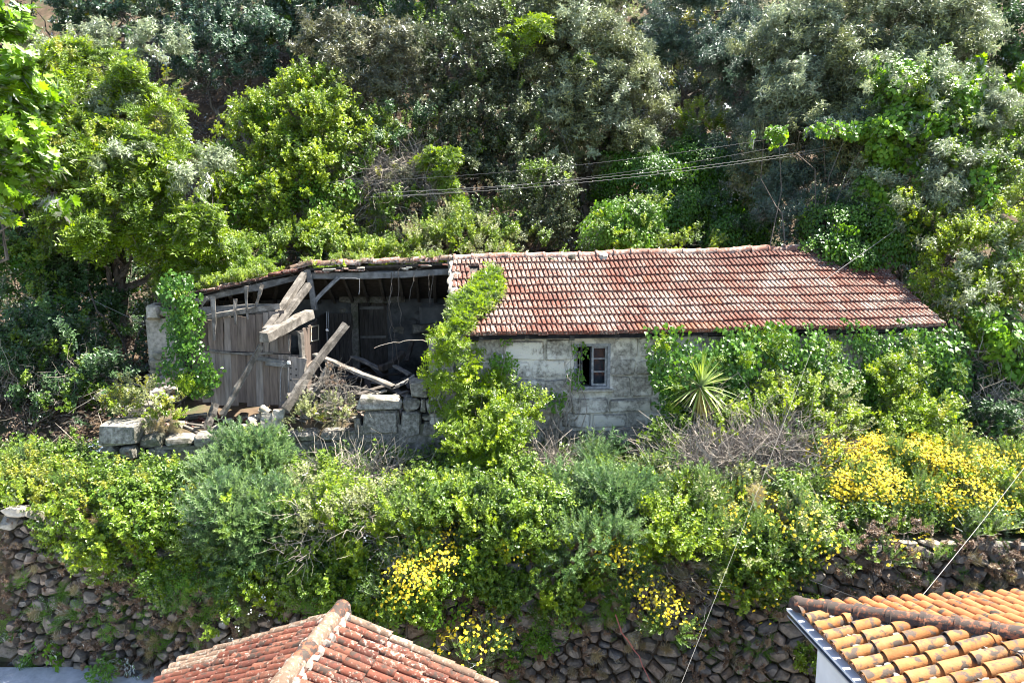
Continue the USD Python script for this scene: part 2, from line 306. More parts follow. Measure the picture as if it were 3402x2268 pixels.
cas = [frame_box(c0 + dirn * d + EZ * zc, dirn, np.cross(EZ, dirn), EZ, sx, .035, hh) for d, zc, sx, hh in ((.02, wz0 + hw / 2, .04, hw - .12), (.33, wz0 + hw / 2, .04, hw - .12), (.175, wz1 - .08, .27, .04), (.175, wz0 + .08, .27, .04), (.175, wz0 + hw * .5, .27, .022))]
part(wn, 'casement', cas, M['frame_paint'], 'left casement standing open into the room')
part(wn, 'sill', hbox(ws0 - .05, ws1 + .06, .23, .42, wz0 - .055, wz0 - .003, cham=.012, rng=rng), M['granite_lit'])
part(house, 'curtain', hbox(r0 - .02, r1 + .03, .44, .45, wz0 + .02, wz1 - .02), plain('blue_curtain', (.02, .024, .035), .9))
# roof: deck, tiles, ridge
dk = []
N_ = 26
dv = np.array([roof_pt(-.08 + (RL + .06) * i / N_, w) - EZ * (.03 + q) for q in (0, .04) for i in range(N_ + 1) for w in (0.0, .25, .5, .75, 1.)])
df = []
for q in (0, 1):
    o = q * (N_ + 1) * 5
    for i in range(N_):
        for j in range(4):
            a, b, c, d = o + i * 5 + j, o + (i + 1) * 5 + j, o + (i + 1) * 5 + j + 1, o + i * 5 + j + 1
            df += [(a, b, c), (a, c, d)] if q == 0 else [(a, c, b), (a, d, c)]
roof = part(house, 'roof', trimesh.Trimesh(dv, df, process=False), M['old_wood'])
bv = np.array([roof_pt(s, w, True) - EZ * q for s in (-.08, RL) for w in (0, 1) for q in (0, .06)])
part(roof, 'back_slope', trimesh.convex.convex_hull(bv), M['tile'][3])
part(roof, 'rafter', [beam(roof_pt(s, .02) - EZ * .11, roof_pt(s, .97) - EZ * .11, .09, .1, seed=int(s * 10)) for s in np.arange(.4, 9.6, .9)], M['grey_wood'])
PROF = [(0, -.012), (.004, .026), (.012, .036), (.04, .041), (.067, .036), (.075, .026), (.079, -.012), (.0995, -.012)]
PROF = PROF + [(x + .1, y) for x, y in PROF]
def roof_tile(s, c, rows, slip=0., tilt=0., lift=0.):
    """one interlocking clay tile: two rolls and two channels, its lower edge lying on the course below"""
    w0, w1 = c / rows, (c + 1.16) / rows
    a, b = roof_pt(s, w0), roof_pt(s, w1); a2, b2 = roof_pt(s + .2, w0), roof_pt(s + .2, w1)
    n = vnorm(np.cross(a2 - a, b - a)); d = vnorm(b - a); x = vnorm(a2 - a)
    a = a - d * slip
    L = np.linalg.norm(b - a)
    v = []
    for k, (px, pz) in enumerate(PROF):
        sx = x * px + d * (tilt * (px - .1))
        v += [a + sx + n * (.0 + lift), a + sx + n * (.05 + pz * .95 + lift), a + sx + d * L + n * (.004 + pz * .95)]
    v = np.array(v); f = []
    for k in range(len(PROF) - 1):
        i, j = 3 * k, 3 * k + 3
        f += [(i, j, j + 1), (i, j + 1, i + 1), (i + 1, j + 1, j + 2), (i + 1, j + 2, i + 2)]
    e = 3 * (len(PROF) - 1)
    f += [(0, 1, 2), (e, e + 2, e + 1)]
    return trimesh.Trimesh(v, f, process=False)
ROWS, rest = 10, []
tiles_n = 0
for c in range(ROWS):
    n_t = int((RL + .1) / .2)
    for k in range(n_t):
        s = -.1 + k * .2015 + rng.normal(0, .004) + (.03 if c % 2 else 0)
        if c >= 7 and s < 1.2 and rng.random() < .10 and s > .3: continue      # a few are missing near the torn corner
        if c < 5 and s < .25 * math.sin(c) * .8: continue
        m = roof_tile(s, c, ROWS, max(0, rng.normal(0, .01)) + (.05 if rng.random() < .015 else 0), rng.normal(0, .03), abs(rng.normal(0, .005)))
        mat = M['tile'][int(rng.choice(5, p=[.32, .28, .2, .19, .01]))]
        if c == 0 and 3.0 < s < 5.2 and rng.random() < .3: mat = M['tile'][4]
        if c >= 8 and s > 5.2 and rng.random() < .8: mat = M['tile'][3]
        if c < 6: part(roof, 'roof_tile', m, mat)
        else: rest.append((m, mat))
for mi in range(5):
    ms = [m for m, mt in rest if mt is M['tile'][mi]]
    if ms: part(roof, 'upper_tile_courses', ms, M['tile'][mi], kind='stuff')
def ridge_tile(p, d, L, r, seed, collar=True, up=EZ):
    """half-round clay ridge tile with a raised collar at its start"""
    rg = np.random.default_rng(seed)
    d = vnorm(d + rg.normal(0, .015, 3)); x = vnorm(np.cross(d, up)); y = np.cross(x, d)
    ang = np.linspace(-.12, math.pi + .12, 8)
    st_ = [(0, r * 1.2), (.05, r * 1.17), (.06, r), (L, r * .96)] if collar else [(0, r * 1.04), (L, r * .92)]
    v = []
    for q, rr in st_:
        for a in ang: v.append(p + d * q + x * math.cos(a) * rr + y * math.sin(a) * rr * .92)
    for a in ang: v.append(p + d * st_[0][0] + x * math.cos(a) * r * .82 + y * math.sin(a) * r * .75)
    f = []; n = 8
    for i in range(len(st_) - 1):
        for j in range(n - 1): a, b = i * n + j, (i + 1) * n + j; f += [(a, b, b + 1), (a, b + 1, a + 1)]
    o = len(st_) * n
    for j in range(n - 1): f += [(j, j + 1, o + j + 1), (j, o + j + 1, o + j)]
    return trimesh.Trimesh(np.array(v), f, process=False)
for k in range(24):
    s = -.05 + k * .415
    part(roof, 'ridge_tile', ridge_tile(roof_pt(s, 1) + EZ * .0, roof_pt(s + .42, 1) - roof_pt(s, 1) + EZ * .012, .43, .125, 40 + k), M['ridge'], smooth=40)
for k, (u, v, sz_) in enumerate([(1771, 868, .17), (1832, 864, .2), (1902, 856, .23), (2006, 852, .26), (1690, 884, .12)]):
    p = on(u, v, 2.95)
    solo('weight_stone', ['dark mossy stone on the ridge, second of five from the torn end', 'round grey stone on the ridge, middle of the five weights', 'larger brown mossy stone holding the ridge tiles down', 'pale lichened stone on the ridge, farthest from the torn end', 'small stone lying just below the ridge near the torn end'][k], 'stone',
         rock(p, (sz_, sz_, sz_ * .75), 70 + k), M['granite_dark'] if k != 3 else M['granite'], smooth=40)

# ------------------------------------------------------------------ the ruined half of the building
ruin = thing('ruined_barn', 'roofless ruined barn with plank wall, crumbled stone walls and fallen timbers', 'ruin', W(-3.5, 3, 0))
def facing(name_parent, rects, t0, t1, mat, seed, g=.008):
    rg = np.random.default_rng(seed)
    for (u0, v0, u1, v1) in rects:
        s0, z1 = sz(u0, v0, t0); s1, z0 = sz(u1, v1, t0)
        part(name_parent, 'stone', hbox(s0 + g, s1 - g, t0 + rg.uniform(-.02, .02), t1, z0 + g, z1 - g, cham=.06, jit=.019, rng=rg), mat, smooth=28)
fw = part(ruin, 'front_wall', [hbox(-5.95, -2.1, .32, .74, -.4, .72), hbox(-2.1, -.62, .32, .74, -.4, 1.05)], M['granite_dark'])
facing(fw, [(1358, 1267, 1427, 1323), (1430, 1272, 1478, 1322), (1184, 1326, 1336, 1365), (1337, 1325, 1396, 1367), (1397, 1325, 1412, 1372), (1413, 1324, 1500, 1376),
            (1203, 1367, 1328, 1445), (1329, 1367, 1401, 1450), (1402, 1377, 1500, 1402), (1402, 1403, 1500, 1450), (1176, 1392, 1202, 1446),
            (1192, 1446, 1243, 1473), (1245, 1448, 1331, 1474), (1332, 1450, 1420, 1475), (1421, 1451, 1500, 1476),
            (1206, 1475, 1307, 1534), (1308, 1475, 1370, 1532), (1371, 1477, 1445, 1532), (1446, 1477, 1505, 1533),
            (1080, 1474, 1204, 1530), (960, 1468, 1079, 1530), (1060, 1437, 1190, 1470), (940, 1440, 1058, 1468), (840, 1442, 938, 1467), (845, 1469, 958, 1531),
            (728, 1440, 838, 1484), (640, 1446, 727, 1485), (462, 1452, 538, 1488), (540, 1455, 638, 1488), (475, 1490, 580, 1540), (582, 1490, 672, 1541), (674, 1487, 760, 1541), (762, 1487, 843, 1541),
            (470, 1542, 620, 1590), (622, 1542, 770, 1592), (772, 1542, 900, 1592), (902, 1533, 1060, 1592), (1062, 1533, 1230, 1592), (1232, 1536, 1380, 1594), (1382, 1535, 1505, 1596)], .28, .76, M['block'], 21)
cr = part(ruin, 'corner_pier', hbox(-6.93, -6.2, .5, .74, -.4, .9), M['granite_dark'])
facing(cr, [(322, 1412, 458, 1482), (334, 1484, 385, 1534), (387, 1484, 452, 1532), (346, 1536, 426, 1586), (428, 1534, 470, 1584), (340, 1588, 470, 1640)], .2, .85, M['block'], 22)
# left side wall, crumbled down in steps towards the front; a stub stands at the ridge line
ps, pz = sz(480, 1014, 3.1)
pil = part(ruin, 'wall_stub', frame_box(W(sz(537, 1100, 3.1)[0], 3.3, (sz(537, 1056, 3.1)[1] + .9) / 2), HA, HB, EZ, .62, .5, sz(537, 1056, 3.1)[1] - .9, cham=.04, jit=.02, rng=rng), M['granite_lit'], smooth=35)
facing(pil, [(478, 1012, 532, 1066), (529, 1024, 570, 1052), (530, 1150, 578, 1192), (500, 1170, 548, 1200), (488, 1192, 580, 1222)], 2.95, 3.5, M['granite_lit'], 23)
sl = ps + .25
lw = part(ruin, 'side_wall', join([hbox(sl - .05, sl + .3, .8, 1.7, .2, 1.0), hbox(sl - .05, sl + .3, 1.7, 2.5, .2, 1.25), hbox(sl - .05, sl + .3, 2.5, 3.1, .2, 1.55), hbox(sl - .05, sl + .3, 3.4, 6.0, .2, 2.7)]), M['granite_dark'])
rg = np.random.default_rng(31)
for k in range(60):
    t = rg.uniform(.5, 3.2)
    top = lin(t, [.4, 1.6, 2.4, 3.2], [1.0, 1.22, 1.5, 1.85])
    z_ = top - rg.exponential(.18)
    e = rg.uniform(.16, .36)
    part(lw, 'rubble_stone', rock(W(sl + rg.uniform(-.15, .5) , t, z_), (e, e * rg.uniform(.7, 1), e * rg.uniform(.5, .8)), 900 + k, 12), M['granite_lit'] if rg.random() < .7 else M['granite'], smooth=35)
# floor of earth and rubble
fx, ft = np.meshgrid(np.linspace(-6.9, -.1, 48), np.linspace(.4, 5.6, 36))
fz = .98 + .28 * (meshkit.fbm(np.stack([fx * 1.6, ft * 1.6, 0 * fx], -1), 4, 9) - .5) + .1 * np.exp(-((fx + 3.2) ** 2 + (ft - 1) ** 2) * .6) - .28 * np.exp(-((fx + 4.9) ** 2 * 4 + (ft - .9) ** 2 * 6))
fz = np.where(ft < .55, .75, fz)
fl = np.array([W(a, b, c) for a, b, c in zip(fx.ravel(), ft.ravel(), fz.ravel())])
k0 = (np.arange(35)[:, None] * 48 + np.arange(47)[None]).ravel()
part(ruin, 'earth_floor', trimesh.Trimesh(fl, np.vstack([np.stack([k0, k0 + 1, k0 + 49], 1), np.stack([k0, k0 + 49, k0 + 48], 1)]), process=False), M['soil'], smooth=True)
def floor_z(s, t): i = np.argmin((fx - s) ** 2 + (ft - t) ** 2); return fz.ravel()[i]
# rear wall with the doorway
BT = 5.3
d0, zt = sz(1190, 1006, BT); d1, zb = sz(1290, 1215, BT); dj, _ = sz(1168, 1006, BT)
rear = part(ruin, 'rear_wall', [hbox(-6.9, dj, BT, BT + .5, .3, 3.1), hbox(d1 + .0, -.12, BT, BT + .5, .3, 3.1), hbox(dj, d1, BT, BT + .5, zt + .1, 3.1)], M['soot'])
part(ruin, 'door_lintel', beam(on(1130, 992, BT - .03), on(1345, 992, BT - .03), .2, .17, jit=.012, seed=5), M['granite_dark'])
part(ruin, 'door_jamb', hbox(dj - .02, d0, BT - .05, BT + .3, zb - .1, zt, cham=.02, jit=.006, rng=rng), M['granite_dark'])
dr = part(ruin, 'door', hbox(d0, d1, BT + .25, BT + .3, zb, zt + .1), M['old_wood'])
part(dr, 'rail', [hbox(d0, d1 - .1, BT + .2, BT + .25, zt - .19, zt - .12), hbox(d0, d1 - .05, BT + .2, BT + .25, zt - .95, zt - .89)], M['grey_wood'])
for k in range(6):
    q = d0 + (d1 - d0) * k / 6
    part(dr, 'door_board', hbox(q + .008, q + (d1 - d0) / 6 - .008, BT + .225, BT + .248, zb, zt + .08), M['old_wood'])
part(ruin, 'inner_boarding', [hbox(dj - .55 + .11 * k, dj - .45 + .11 * k, BT - .06, BT - .03, .9, 2.75) for k in range(5)], M['old_wood'])
hearth = part(ruin, 'hearth_hood', beam(on(1372, 1088, 4.3), on(1500, 1082, 4.3), .5, .16, jit=.02, seed=9), M['granite_dark'])
part(ruin, 'hearth_breast', frame_box(on(1455, 1042, 4.6), HA, HB, EZ, .85, .5, .5, cham=.05, jit=.02, rng=rng), M['soot'])
for k in range(34):
    s_, z_ = -rng.uniform(.15, 2.9), rng.uniform(1.6, 3.0)
    if d0 - .2 < s_ < d1 + .1 and z_ < zt + .2: continue
    e = rng.uniform(.16, .34)
    part(rear, 'stone', rock(W(s_, BT + .02, z_), (e * 1.2, .16, e * .8), 1300 + k, 10, ax=(HA, HB, EZ)), M['granite_dark'] if k % 3 else M['soot'], smooth=35)
# what is left of the roof
E_ = W(-3.35, 3.13, 4.02); L1 = on(500, 1012, 3.1); L1 = np.array(L1); E0 = roof_pt(-.1, 1) - EZ * .06
L2 = W(sl - .2, 6.4, L1[2] - .35); B0 = W(-.1, 6.4, 2.76)
def slab(pts, th):
    p = np.array(pts); n = len(p); q = p - EZ * th
    f = [(0, i, i + 1) for i in range(1, n - 1)] + [(n, n + i + 1, n + i) for i in range(1, n - 1)]
    for i in range(n): j = (i + 1) % n; f += [(i, n + i, n + j), (i, n + j, j)]
    return trimesh.Trimesh(np.vstack([p, q]), f, process=False)
rr = part(ruin, 'roof_remnant', [slab([E_, E0, B0, W(-3.4, 6.4, 2.74)], .05), slab([E_, W(-3.4, 6.4, 2.74), L2, L1], .05)], M['old_wood'])
for k in range(8):
    s = -.5 - k * .42
    part(rr, 'rafter', beam(W(s, 3.16, 3.88 + .02 * (s + 3)), W(s, 6.2, 2.68), .07, .09, seed=80 + k), M['old_wood'])
part(rr, 'ridge_beam', beam(E_ - EZ * .17 - HA * .1, E0 - EZ * .2, .14, .15, jit=.008, seed=3, segs=9), M['grey_wood'])
part(rr, 'hip_beam', beam(E_ - EZ * .17, L1 + (E_ - L1) * .13 - EZ * .13, .12, .13, jit=.01, seed=4, segs=8), M['beam'])
for k, f in enumerate((.35, .5, .66, .8)):
    b = L1 + (E_ - L1) * f
    part(rr, 'rafter', beam(b - EZ * .2, b + HB * 2.6 - EZ * (.45 + .6 * f) - HA * .6, .07, .09, seed=120 + k), M['old_wood'])
for k in range(11):
    a = E0 + (E_ - E0) * (k / 11.)
    m = ridge_tile(a + EZ * (.06 + rng.normal(0, .012)), (E_ - E0) + EZ * rng.normal(0, .12) + HB * rng.normal(0, .15), rng.uniform(.26, .36), .115, 200 + k, collar=k % 3 == 0)
    part(rr, 'ridge_tile', m, M['ridge'] if k % 3 else M['canal_old'], smooth=40)
part(rr, 'ridge_tile', ridge_tile(E_ + EZ * .10 + HA * .12, -HA - EZ * .28, .5, .12, 230, False), M['canal_old'], smooth=40)
for k in range(26):                        # loose tiles hanging along the broken edge
    f = rng.uniform(.1, .96); b = L1 + (E_ - L1) * f
    d = vnorm((L1 - E_) * rng.choice([-.25, .25]) + HB * rng.normal(0, .5) + EZ * rng.normal(0, .06))
    m = frame_box(b + HB * rng.uniform(-.12, .06) + EZ * rng.uniform(.0, .06), d, vnorm(np.cross(EZ, d)), vnorm(EZ + rng.normal(0, .12, 3)), rng.uniform(.22, .38), .2, .035, cham=.012, jit=.008, rng=rng)
    part(rr, 'broken_tile', m, M['tile'][k % 4], smooth=40)
for k in range(16):
    f = rng.uniform(0.02, .98); b = E0 + (E_ - E0) * f
    part(rr, 'broken_tile', frame_box(b - HB * .07 - EZ * .08 + EZ * rng.uniform(-.02, .05), HA, HB, EZ, rng.uniform(.12, .3), .22, .03, cham=.01, jit=.006, rng=rng), M['granite_lit'] if k % 3 == 0 else M['tile'][k % 3])
part(ruin, 'post', beam(on(1021, 898, 3.0), on(1046, 1030, 3.0), .13, .12, seed=6), M['grey_wood'])
part(ruin, 'brace', beam(on(1047, 998, 2.98), on(1124, 922, 3.02), .12, .09, seed=7), M['grey_wood'])
# the plank partition across the room
PT = 1.6
pw = part(ruin, 'plank_wall', [hbox(sz(650, 1200, PT)[0], sz(1008, 1200, PT)[0], PT + .045, PT + .09, zq, zq + .09) for zq in (1.3, 2.7)], M['old_wood'])
u = 632.
k = 0
rg = np.random.default_rng(41)
while u < 1000:
    wpx = rg.uniform(19, 31)
    vt = 1072 - (u - 632) * .15 + rg.uniform(-8, 5); vb = 1338 + (u - 640) * .05 + rg.uniform(-10, 8)
    lean = lin(u, [640, 760, 1000], [14, 4, 0])
    for half, (va, vc) in enumerate(((vt, 1164 + (u - 700) * .04), (1168 + (u - 700) * .04, vb))):
        if half == 0 and u > 930: va = 1110 if u < 960 else 1170
        if half == 0 and va > 1160: continue
        fa, fb = (va - vt) / (vb - vt), (vc - vt) / (vb - vt)
        m = beam(on(u + wpx / 2 + lean * fa, va, PT + rg.uniform(-.012, .012)), on(u + wpx / 2 + lean * fb + rg.normal(0, 1), vc, PT + rg.uniform(-.012, .012)), wpx / 2600 * 16.6 - .006, .025, up=HB, jit=.003, seed=int(u) + half, segs=3)
        part(pw, 'plank', m, M['board'][int(rg.integers(4))])
    u += wpx; k += 1
part(ruin, 'wall_plate', beam(on(594, 1070, 1.5), on(930, 1016, 1.62), .05, .1, seed=11), M['beam'], 'split grey rail sloping across the top of the planks')
part(ruin, 'upper_board', beam(on(655, 1036, 1.75), on(925, 1024, 1.75), .03, .2, seed=12), M['grey_wood'])
part(ruin, 'batten', beam(on(695, 1164, 1.57), on(905, 1172, 1.57), .03, .04, seed=13), M['beam'])
for a, b, w in (((854, 1189), (956, 1208), .055), ((882, 1206), (962, 1214), .05)):
    part(ruin, 'rail', beam(on(*a, 1.5), on(*b, 1.5), .03, w + .03, seed=int(a[0])), M['grey_wood'])
for k, (a, b, w) in enumerate([((707, 984), (712, 1130), .11), ((782, 994), (783, 1076), .085), ((818, 950), (823, 1060), .075), ((872, 946), (849, 1020), .085), ((690, 988), (668, 1022), .07)]):
    part(ruin, 'hanging_slat', beam(on(*a, 1.42 + .1 * (k % 2)), on(*b, 1.4), w, .03, up=HB, jit=.006, seed=50 + k, taper=.45), M['beam'])
# the darker partition running back beside the room
PS = sz(1012, 1200, 1.7)[0]
sp = part(ruin, 'side_partition', [hbox(PS - .07, PS - .03, 1.7, BT, 1.35, 1.44), hbox(PS - .07, PS - .03, 1.7, BT, 2.5, 2.58)], M['old_wood'])
for k in range(15):
    t0 = 1.7 + k * .24
    part(sp, 'plank', hbox(PS - .03, PS - .005, t0 + .005, t0 + .235, 1.0 + rng.uniform(-.05, .05), 2.78 + rng.uniform(-.04, .04)), M['board'][2] if k < 8 else M['old_wood'])
part(sp, 'batten', hbox(PS - .004, PS + .03, 1.7, 4.4, 1.92, 1.99), M['board'][0])
pf = [ons(u_, v_, PS + .02) for u_, v_ in ((1034, 1086), (1058, 1080), (1058, 1128), (1034, 1134))]
part(sp, 'picture_frame', [tube([pf[i], pf[(i + 1) % 4]], .014, 4) for i in range(4)], plain('pale_moulding', (.52, .44, .3), .6))
# boards still fixed by the gap
lb = [on(u_, v_, 1.5) for u_, v_ in ((956, 1182), (1020, 1192), (994, 1290), (962, 1304))]
lbm = part(ruin, 'leaning_board', slab(lb, .0) if False else trimesh.convex.convex_hull(np.vstack([lb, np.array(lb) + HB * .03])), M['board'][3])
for i, (fu, fv) in enumerate(((966, 1202), (966, 1222), (966, 1242), (966, 1262), (984, 1246), (984, 1226))):
    p = on(fu, fv, 1.494)
    part(lbm, 'bolt_hole', frame_box(p, HA, HB, EZ, .03, .008, .03, cham=.004, rng=rng), M['dark'])
part(ruin, 'door_post', beam(on(998, 1104, 1.62), on(1017, 1262, 1.55), .1, .08, seed=14), M['beam'])
part(ruin, 'split_stake', beam(on(958, 1108, 1.5), on(960, 1166, 1.5), .02, .02, seed=15), M['beam'])
for k, pts in enumerate([[(932, 1332), (932, 1260), (934, 1225), (944, 1212), (957, 1206), (957, 1240), (958, 1308)], [(1047, 1025), (1054, 1000), (1095, 950), (1128, 925), (1140, 922), (1195, 926), (1195, 960), (1192, 978)], [(1084, 1035), (1086, 1095), (1088, 1168)], [(1090, 1035), (1092, 1090)]]):
    tt = [1.42, 2.9, 3.0, 3.02][k]
    part(ruin, 'conduit', tube([on(*q, tt) for q in pts], .008, 6), M['frame_paint'], smooth=True)
part(ruin, 'junction_box', rock(on(960, 1204, 1.4), (.1, .06, .1), 5), M['white_paint'])
part(ruin, 'junction_box', rock(on(1087, 1097, 2.98), (.06, .06, .08), 6), M['white_paint'])

# ------------------------------------------------------------------ fallen timbers and boards in the ruin, each a thing of its own
def timber_thing(name, label, a, ta, b, tb, w, h, seed, mat='beam', cat='beam', group=None, taper=1.):
    solo(name, label, cat, beam(on(*a, ta), on(*b, tb), w, h, seed=seed, jit=.008, segs=8, taper=taper), M[mat], group)
timber_thing('fallen_beam', 'thick squared beam end jutting out towards the viewer above the planks', (876, 1122), .75, (1030, 1043), 2.3, .215, .2, 1)
timber_thing('fallen_beam', 'long grey rafter slanting down from the roof corner behind the squared beam', (1012, 910), 3.0, (886, 1098), 1.15, .13, .13, 2)
timber_thing('fallen_beam', 'shorter pale rafter slanting parallel beside the long grey rafter', (1026, 946), 2.4, (922, 1082), 1.3, .11, .12, 3)
timber_thing('fallen_beam', 'thin pole leaning across the front of the grey planks', (868, 1146), 1.2, (738, 1378), .75, .095, .095, 4)
timber_thing('fallen_beam', 'short stub of timber at the foot of the leaning pole', (716, 1340), .9, (680, 1424), .7, .12, .12, 5)
timber_thing('fallen_beam', 'dark grey beam rising from the rubble in the middle of the open room', (1149, 1078), 1.5, (948, 1360), .55, .145, .13, 6, 'beam')
timber_thing('fallen_beam', 'pale short timber propped under the dark rising beam', (1100, 1206), .95, (1034, 1332), .65, .13, .1, 7)
timber_thing('fallen_beam', 'flat grey plank sloping down to the low wall on its right', (1044, 1176), 1.7, (1306, 1284), .95, .17, .06, 8, 'beam')
timber_thing('fallen_board', 'thin light lath lying level just behind the low wall', (1136, 1278), .95, (1258, 1302), .85, .04, .03, 9)
timber_thing('fallen_board', 'short bleached board resting on the low wall beside its step', (1222, 1314), .8, (1282, 1296), 1.0, .08, .04, 10, 'granite_lit')
timber_thing('fallen_board', 'grey board lying in front of the dark doorway', (1170, 1184), 3.6, (1262, 1226), 3.0, .12, .05, 11, 'grey_wood')
timber_thing('fallen_board', 'narrow board tilted down towards the hearth side', (1292, 1208), 3.2, (1362, 1244), 2.7, .11, .05, 12, 'grey_wood')
timber_thing('fallen_board', 'black charred timber standing up in the debris by the doorway', (1262, 1224), 2.9, (1340, 1172), 3.4, .15, .13, 13, 'old_wood')
timber_thing('fallen_board', 'grey stick rising from the heap towards the low wall step', (1300, 1290), 1.3, (1376, 1248), 1.5, .07, .05, 14, 'grey_wood')
timber_thing('fallen_board', 'dark prop leaning on the plastered wall under the hearth', (1352, 1200), 4.2, (1372, 1130), 4.5, .1, .08, 15, 'old_wood')
timber_thing('timber_offcut', 'left one of two upright pale offcuts on the rubble', (886, 1372), .62, (888, 1428), .5, .24, .1, 16, 'board')if False else None
for k, (u0, v0, u1, v1) in enumerate([(868, 1372, 904, 1428), (906, 1360, 944, 1426)]):
    a, b = on((u0 + u1) / 2 + 2, v0, .62), on((u0 + u1) / 2, v1, .56)
    solo('timber_offcut', ['narrower of two pale offcuts standing upright on the rubble', 'broader pale offcut standing upright beside the narrower one'][k], 'offcut', beam(a, b, (u1 - u0) / 2600 * 15.6, .07, up=HB, jit=.006, seed=60 + k), M['granite_lit'])
solo('split_log', 'short round log lying behind the two upright offcuts', 'log', limb(on(872, 1356, .9), on(902, 1374, .7), .08, .075, 3, sides=9), M['granite_lit'], smooth=True)
solo('timber_block', 'small pale block with a hole by the white pipe', 'offcut', beam(on(962, 1306, .95), on(980, 1352, .8), .16, .08, seed=62), M['beam'])
rg = np.random.default_rng(77)
for k in range(64):
    s, t = rg.uniform(-3.5, -.4), rg.uniform(.9, 5.0)
    a = rg.uniform(0, math.pi); L = rg.uniform(.35, 1.2); d = HA * math.cos(a) + HB * math.sin(a) + EZ * rg.normal(.05, .22)
    c = W(s, t, floor_z(s, t) + rg.uniform(.03, .42))
    solo('debris_board', 'broken grey board lying in the debris heap on the dark floor of the ruin', 'board', beam(c - d * L / 2, c + d * L / 2, rg.uniform(.06, .17), .03, seed=300 + k, segs=3), M['grey_wood'] if k % 3 else M['old_wood'], 'boards of the debris heap')
for k in range(96):
    s, t = rg.uniform(-6.0, -1.9), rg.uniform(.7, 1.55)
    c = W(s, t, floor_z(s, t) + rg.uniform(.0, .08))
    if k % 3 == 0: m, mt, nm, lb_ = rock(c, (.24, .2, .14), 1500 + k, 10), M['granite_lit'], 'rubble_stone', 'pale stone fallen on the rubble behind the low wall'
    elif k % 3 == 1: m, mt, nm, lb_ = beam(c - HA * .2 + rg.normal(0, .06, 3), c + HA * .2 + rg.normal(0, .1, 3), .07, .03, seed=k, segs=2), M['beam'], 'wood_scrap', 'grey scrap of wood lying on the rubble behind the low wall'
    else: m, mt, nm, lb_ = frame_box(c, vnorm(HA + rg.normal(0, .5, 3)), HB, EZ, .2, .15, .03, cham=.01, jit=.01, rng=rg), M['tile'][k % 4], 'broken_tile', 'red tile fragment lying on the rubble behind the low wall'
    solo(nm, lb_, {'rubble_stone': 'stone', 'wood_scrap': 'wood', 'broken_tile': 'tile'}[nm], m, mt, {'rubble_stone': 'stones on the rubble', 'wood_scrap': 'wood scraps on the rubble', 'broken_tile': 'tile fragments on the rubble'}[nm], smooth=35 if k % 3 == 0 else False)
# aluminium ladder rail left of the corner pier
lad = thing('metal_ladder', 'bluish metal ladder lying on the slope beside the corner pier', 'ladder', at(290, 1510, 15.4))
la, lb2 = at(345, 1474, 15.7), at(222, 1560, 14.9)
side = vnorm(np.cross(lb2 - la, EZ)) * .16
part(lad, 'side_rail', beam(la + side + EZ * .03, lb2 + side + EZ * .03, .07, .03, jit=.0), M['steel_blue'])
part(lad, 'side_rail', beam(la - side + EZ * .03, lb2 - side + EZ * .03, .07, .03, jit=.0), M['steel_blue'])
for f in np.linspace(.1, .9, 5): part(lad, 'rung', tube([la + (lb2 - la) * f + side + EZ * .03, la + (lb2 - la) * f - side + EZ * .03], .015, 6), M['steel_blue'])

# ------------------------------------------------------------------ dry stone retaining wall below the terrace
ret = thing('retaining_wall', 'long dry stone retaining wall below the overgrown terrace', 'wall', (0, 12.2, -2.4))
def ret_pt(x, h):                        # h: 0 at the foot, 1 at the top
    y = lin(x, [-12, -9, 0, 9, 12], [12.95, 12.85, 12.0, 11.75, 11.7])
    return np.array([x, y - .55 * (1 - h) + .05, -2.6 + 2.62 * h])
xsw = np.linspace(-12, 12.5, 60)
cv = np.array([ret_pt(x, h) + np.array([0, .12, 0]) for x in xsw for h in (0, .5, 1)])
cf = []
for i in range(59):
    for j in range(2): a = i * 3 + j; cf += [(a, a + 3, a + 4), (a, a + 4, a + 1)]
part(ret, 'wall_core', trimesh.Trimesh(cv, cf, process=False), M['soil'])
rg = np.random.default_rng(5)
LX, LH = 24.0, 2.75
pts = []
while len(pts) < 1500:
    c = np.array([rg.uniform(0, LX), rg.uniform(0, LH)])
    big = .19 + .13 * meshkit.noise(np.array([c[0] * .8, c[1] * 1.3, 0]), 4) * 1.4
    big *= rg.choice([.45, .7, 1, 1.25])
    near = [q for q in pts[-1500:] if abs(q[0] - c[0]) < .5 and math.hypot((q[0] - c[0]) / 1.15, (q[1] - c[1]) / .82) < (big + q[2]) * .46]
    if not near: pts.append((c[0], c[1], big))
    else:
        rgt = getattr(ret_pt, 'miss', 0) + 1; ret_pt.miss = rgt
        if rgt > 14000: break
P2 = np.array([(p[0], p[1] * 1.35) for p in pts])
pad = np.vstack([P2, P2 * [1, -1], np.c_[P2[:, 0], 2 * LH * 1.35 - P2[:, 1]], P2 * [-1, 1], np.c_[2 * LX - P2[:, 0], P2[:, 1]]])
vor = Voronoi(pad)
